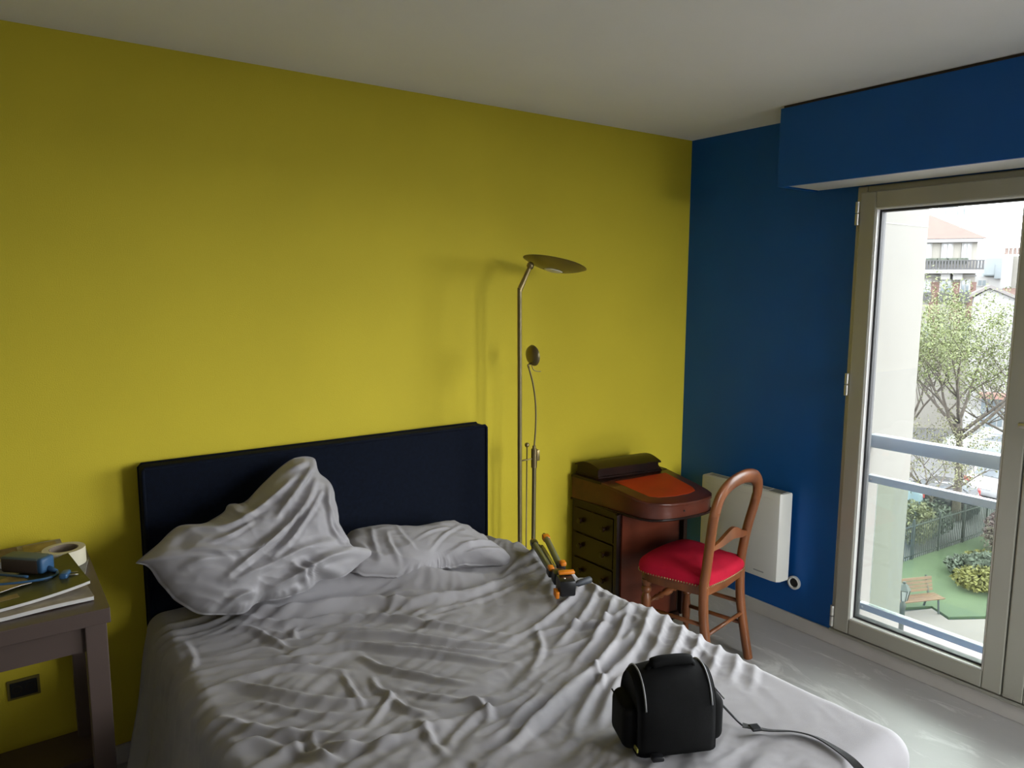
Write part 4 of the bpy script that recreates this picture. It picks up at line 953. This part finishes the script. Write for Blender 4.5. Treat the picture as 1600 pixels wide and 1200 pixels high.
for k, px in enumerate((1452, 1470, 1484, 1500)):
    a_, _z = F.sz(px, 405); obj('planter', F.b(a_-.3, a_+.3, .68, .45, z1-.25, z1+.12), BGR, bal)
band = F.sz(1500, 428)[1]; obj('string_course', F.b(sL, sR+.05, .06, 0, band-.1, band), STON2, apt)
# gabled white house
F2 = Facade(1525, 40, 1600, 38.9)
gh = F2.root('gabled_house', 'low white gabled house with red roof beside the apartment house')
gl, gpk, gr_ = F2.sz(1522, 463), F2.sz(1547, 449), F2.sz(1592, 470)
pts = [(gl[0], 0), (gr_[0]+1, 0), (gr_[0]+1, gr_[1]-.4), gpk, gl]
gm = NB(); va = [gm.verts.new((p[0], 0, p[1])) for p in pts]; vb = [gm.verts.new((p[0], -F2.sg*4, p[1])) for p in pts]
gm.faces.new(va); gm.faces.new(vb[::-1])
for i in range(5): gm.faces.new((va[i], vb[i], vb[(i+1) % 5], va[(i+1) % 5]))
obj('wall', gm, STON2, gh)
ps = [(gl[0]-.2, gl[1]-.02), gpk, (gr_[0]+1.2, gr_[1]-.5)]
rm = NB(); 
for (p, q_) in ((ps[0], ps[1]), (ps[1], ps[2])):
    f_ = [rm.verts.new((x, y, z+dz)) for dz in (.02, .20) for (x, y, z) in ((p[0], F2.sg*.15, p[1]), (q_[0], F2.sg*.15, q_[1]), (q_[0], -F2.sg*4.2, q_[1]), (p[0], -F2.sg*4.2, p[1]))]
    for q in ((0, 1, 2, 3), (4, 5, 6, 7), (0, 1, 5, 4), (1, 2, 6, 5), (2, 3, 7, 6), (3, 0, 4, 7)): rm.faces.new([f_[i] for i in q])
obj('roof', rm, mat('grey_roof_edge', (.09, .082, .08), .8), gh)
# red roof and chimney wall house further back
F3 = Facade(1555, 54, 1640, 52.2)
ch3 = F3.root('chimney_house', 'tall white blank wall house with chimney pots and red lean-to roof')
a0, zt0 = F3.sz(1567, 396); a1, zt1 = F3.sz(1584, 396); zr0 = F3.sz(1570, 448)[1]
obj('wall', F3.b(a0, a1, 0, -6, 0, zt0), STON2, ch3); obj('wall', F3.b(a1, a1+9, -.6, -8, 0, F3.sz(1590, 398)[1]), STON, ch3)
for k in range(4): obj('chimney_pot', lathe([(.12, 0), (.10, .45), (.13, .5), (.09, .5)], 10, mtx=Matrix.Translation((a0+.2+k*.26, -F3.sg*1.0, zt0))), mat('terracotta_pot', (.11, .08, .07), .8), ch3, True, 40)
for k in range(2): obj('chimney_pot', lathe([(.12, 0), (.10, .45), (.13, .5), (.09, .5)], 10, mtx=Matrix.Translation((a1+.6+k*.3, -F3.sg*2.0, F3.sz(1590, 398)[1]))), MATS['terracotta_pot'], ch3, True, 40)
lo3 = NB(); zz0 = F3.sz(1568, 449)[1]; v8 = [lo3.verts.new(p) for p in ((a0+.2, F3.sg*.02, zz0), (a1+8, F3.sg*.02, zz0), (a1+8, F3.sg*4.5, zz0-1.6), (a0+.2, F3.sg*4.5, zz0-1.6), (a0+.2, F3.sg*.02, zz0-2.2), (a1+8, F3.sg*.02, zz0-2.2), (a1+8, F3.sg*4.5, zz0-2.2), (a0+.2, F3.sg*4.5, zz0-2.2))]
for q in ((0, 1, 2, 3), (4, 5, 6, 7), (0, 1, 5, 4), (1, 2, 6, 5), (2, 3, 7, 6), (3, 0, 4, 7)): lo3.faces.new([v8[i] for i in q])
obj('lean_to_roof', lo3, ROOFR, ch3)
# zinc mansard behind
F4 = Facade(1520, 66, 1580, 64.4)
mz = F4.root('mansard_house', 'white house with rounded grey zinc roof behind the gabled house')
m0, zb = F4.sz(1524, 431); m1, _ = F4.sz(1580, 431); zt = F4.sz(1540, 401)[1]
obj('wall', F4.b(m0-4, m1, 0, -8, 0, zb), STON2, mz)
mr_ = NB(); prof = [(0, zb), (-.35, zb+(zt-zb)*.5), (-1.0, zb+(zt-zb)*.85), (-2.2, zt), (-7.8, zt), (-8, zb)]
ra = [mr_.verts.new((m0-4, F4.sg*f, z)) for f, z in prof]; rb = [mr_.verts.new((m1-1.2, F4.sg*f, z)) for f, z in prof]
mr_.faces.new(ra); mr_.faces.new(rb[::-1])
for i in range(6): mr_.faces.new((ra[i], rb[i], rb[(i+1) % 6], ra[(i+1) % 6]))
obj('mansard_roof', mr_, ZINC, mz, True, 40)
win_(F4, mz, 1529, 1540, 437, 445, grille=False)
dm = F4.sz(1557, 418); obj('dormer', F4.b(dm[0]-.9, dm[0]+.9, .3, -2.5, zb, dm[1]+1.0, .15), ZINC, mz); obj('dormer_pane', F4.b(dm[0]-.1, dm[0]+.5, .34, .28, dm[1]-.9, dm[1]+.3), WGL, mz)
# awning and shop windows at street level of the gabled house
for px in (1534, 1552): win_(F2, gh, px, px+13, 622, 665, grille=False)
aa0, za = F2.sz(1530, 610); aa1, zb2 = F2.sz(1592, 621); obj('awning', F2.b(aa0, aa1, 1.0, .0, zb2, za), mat('faded_red_awning', (.13, .065, .055), .8), gh)
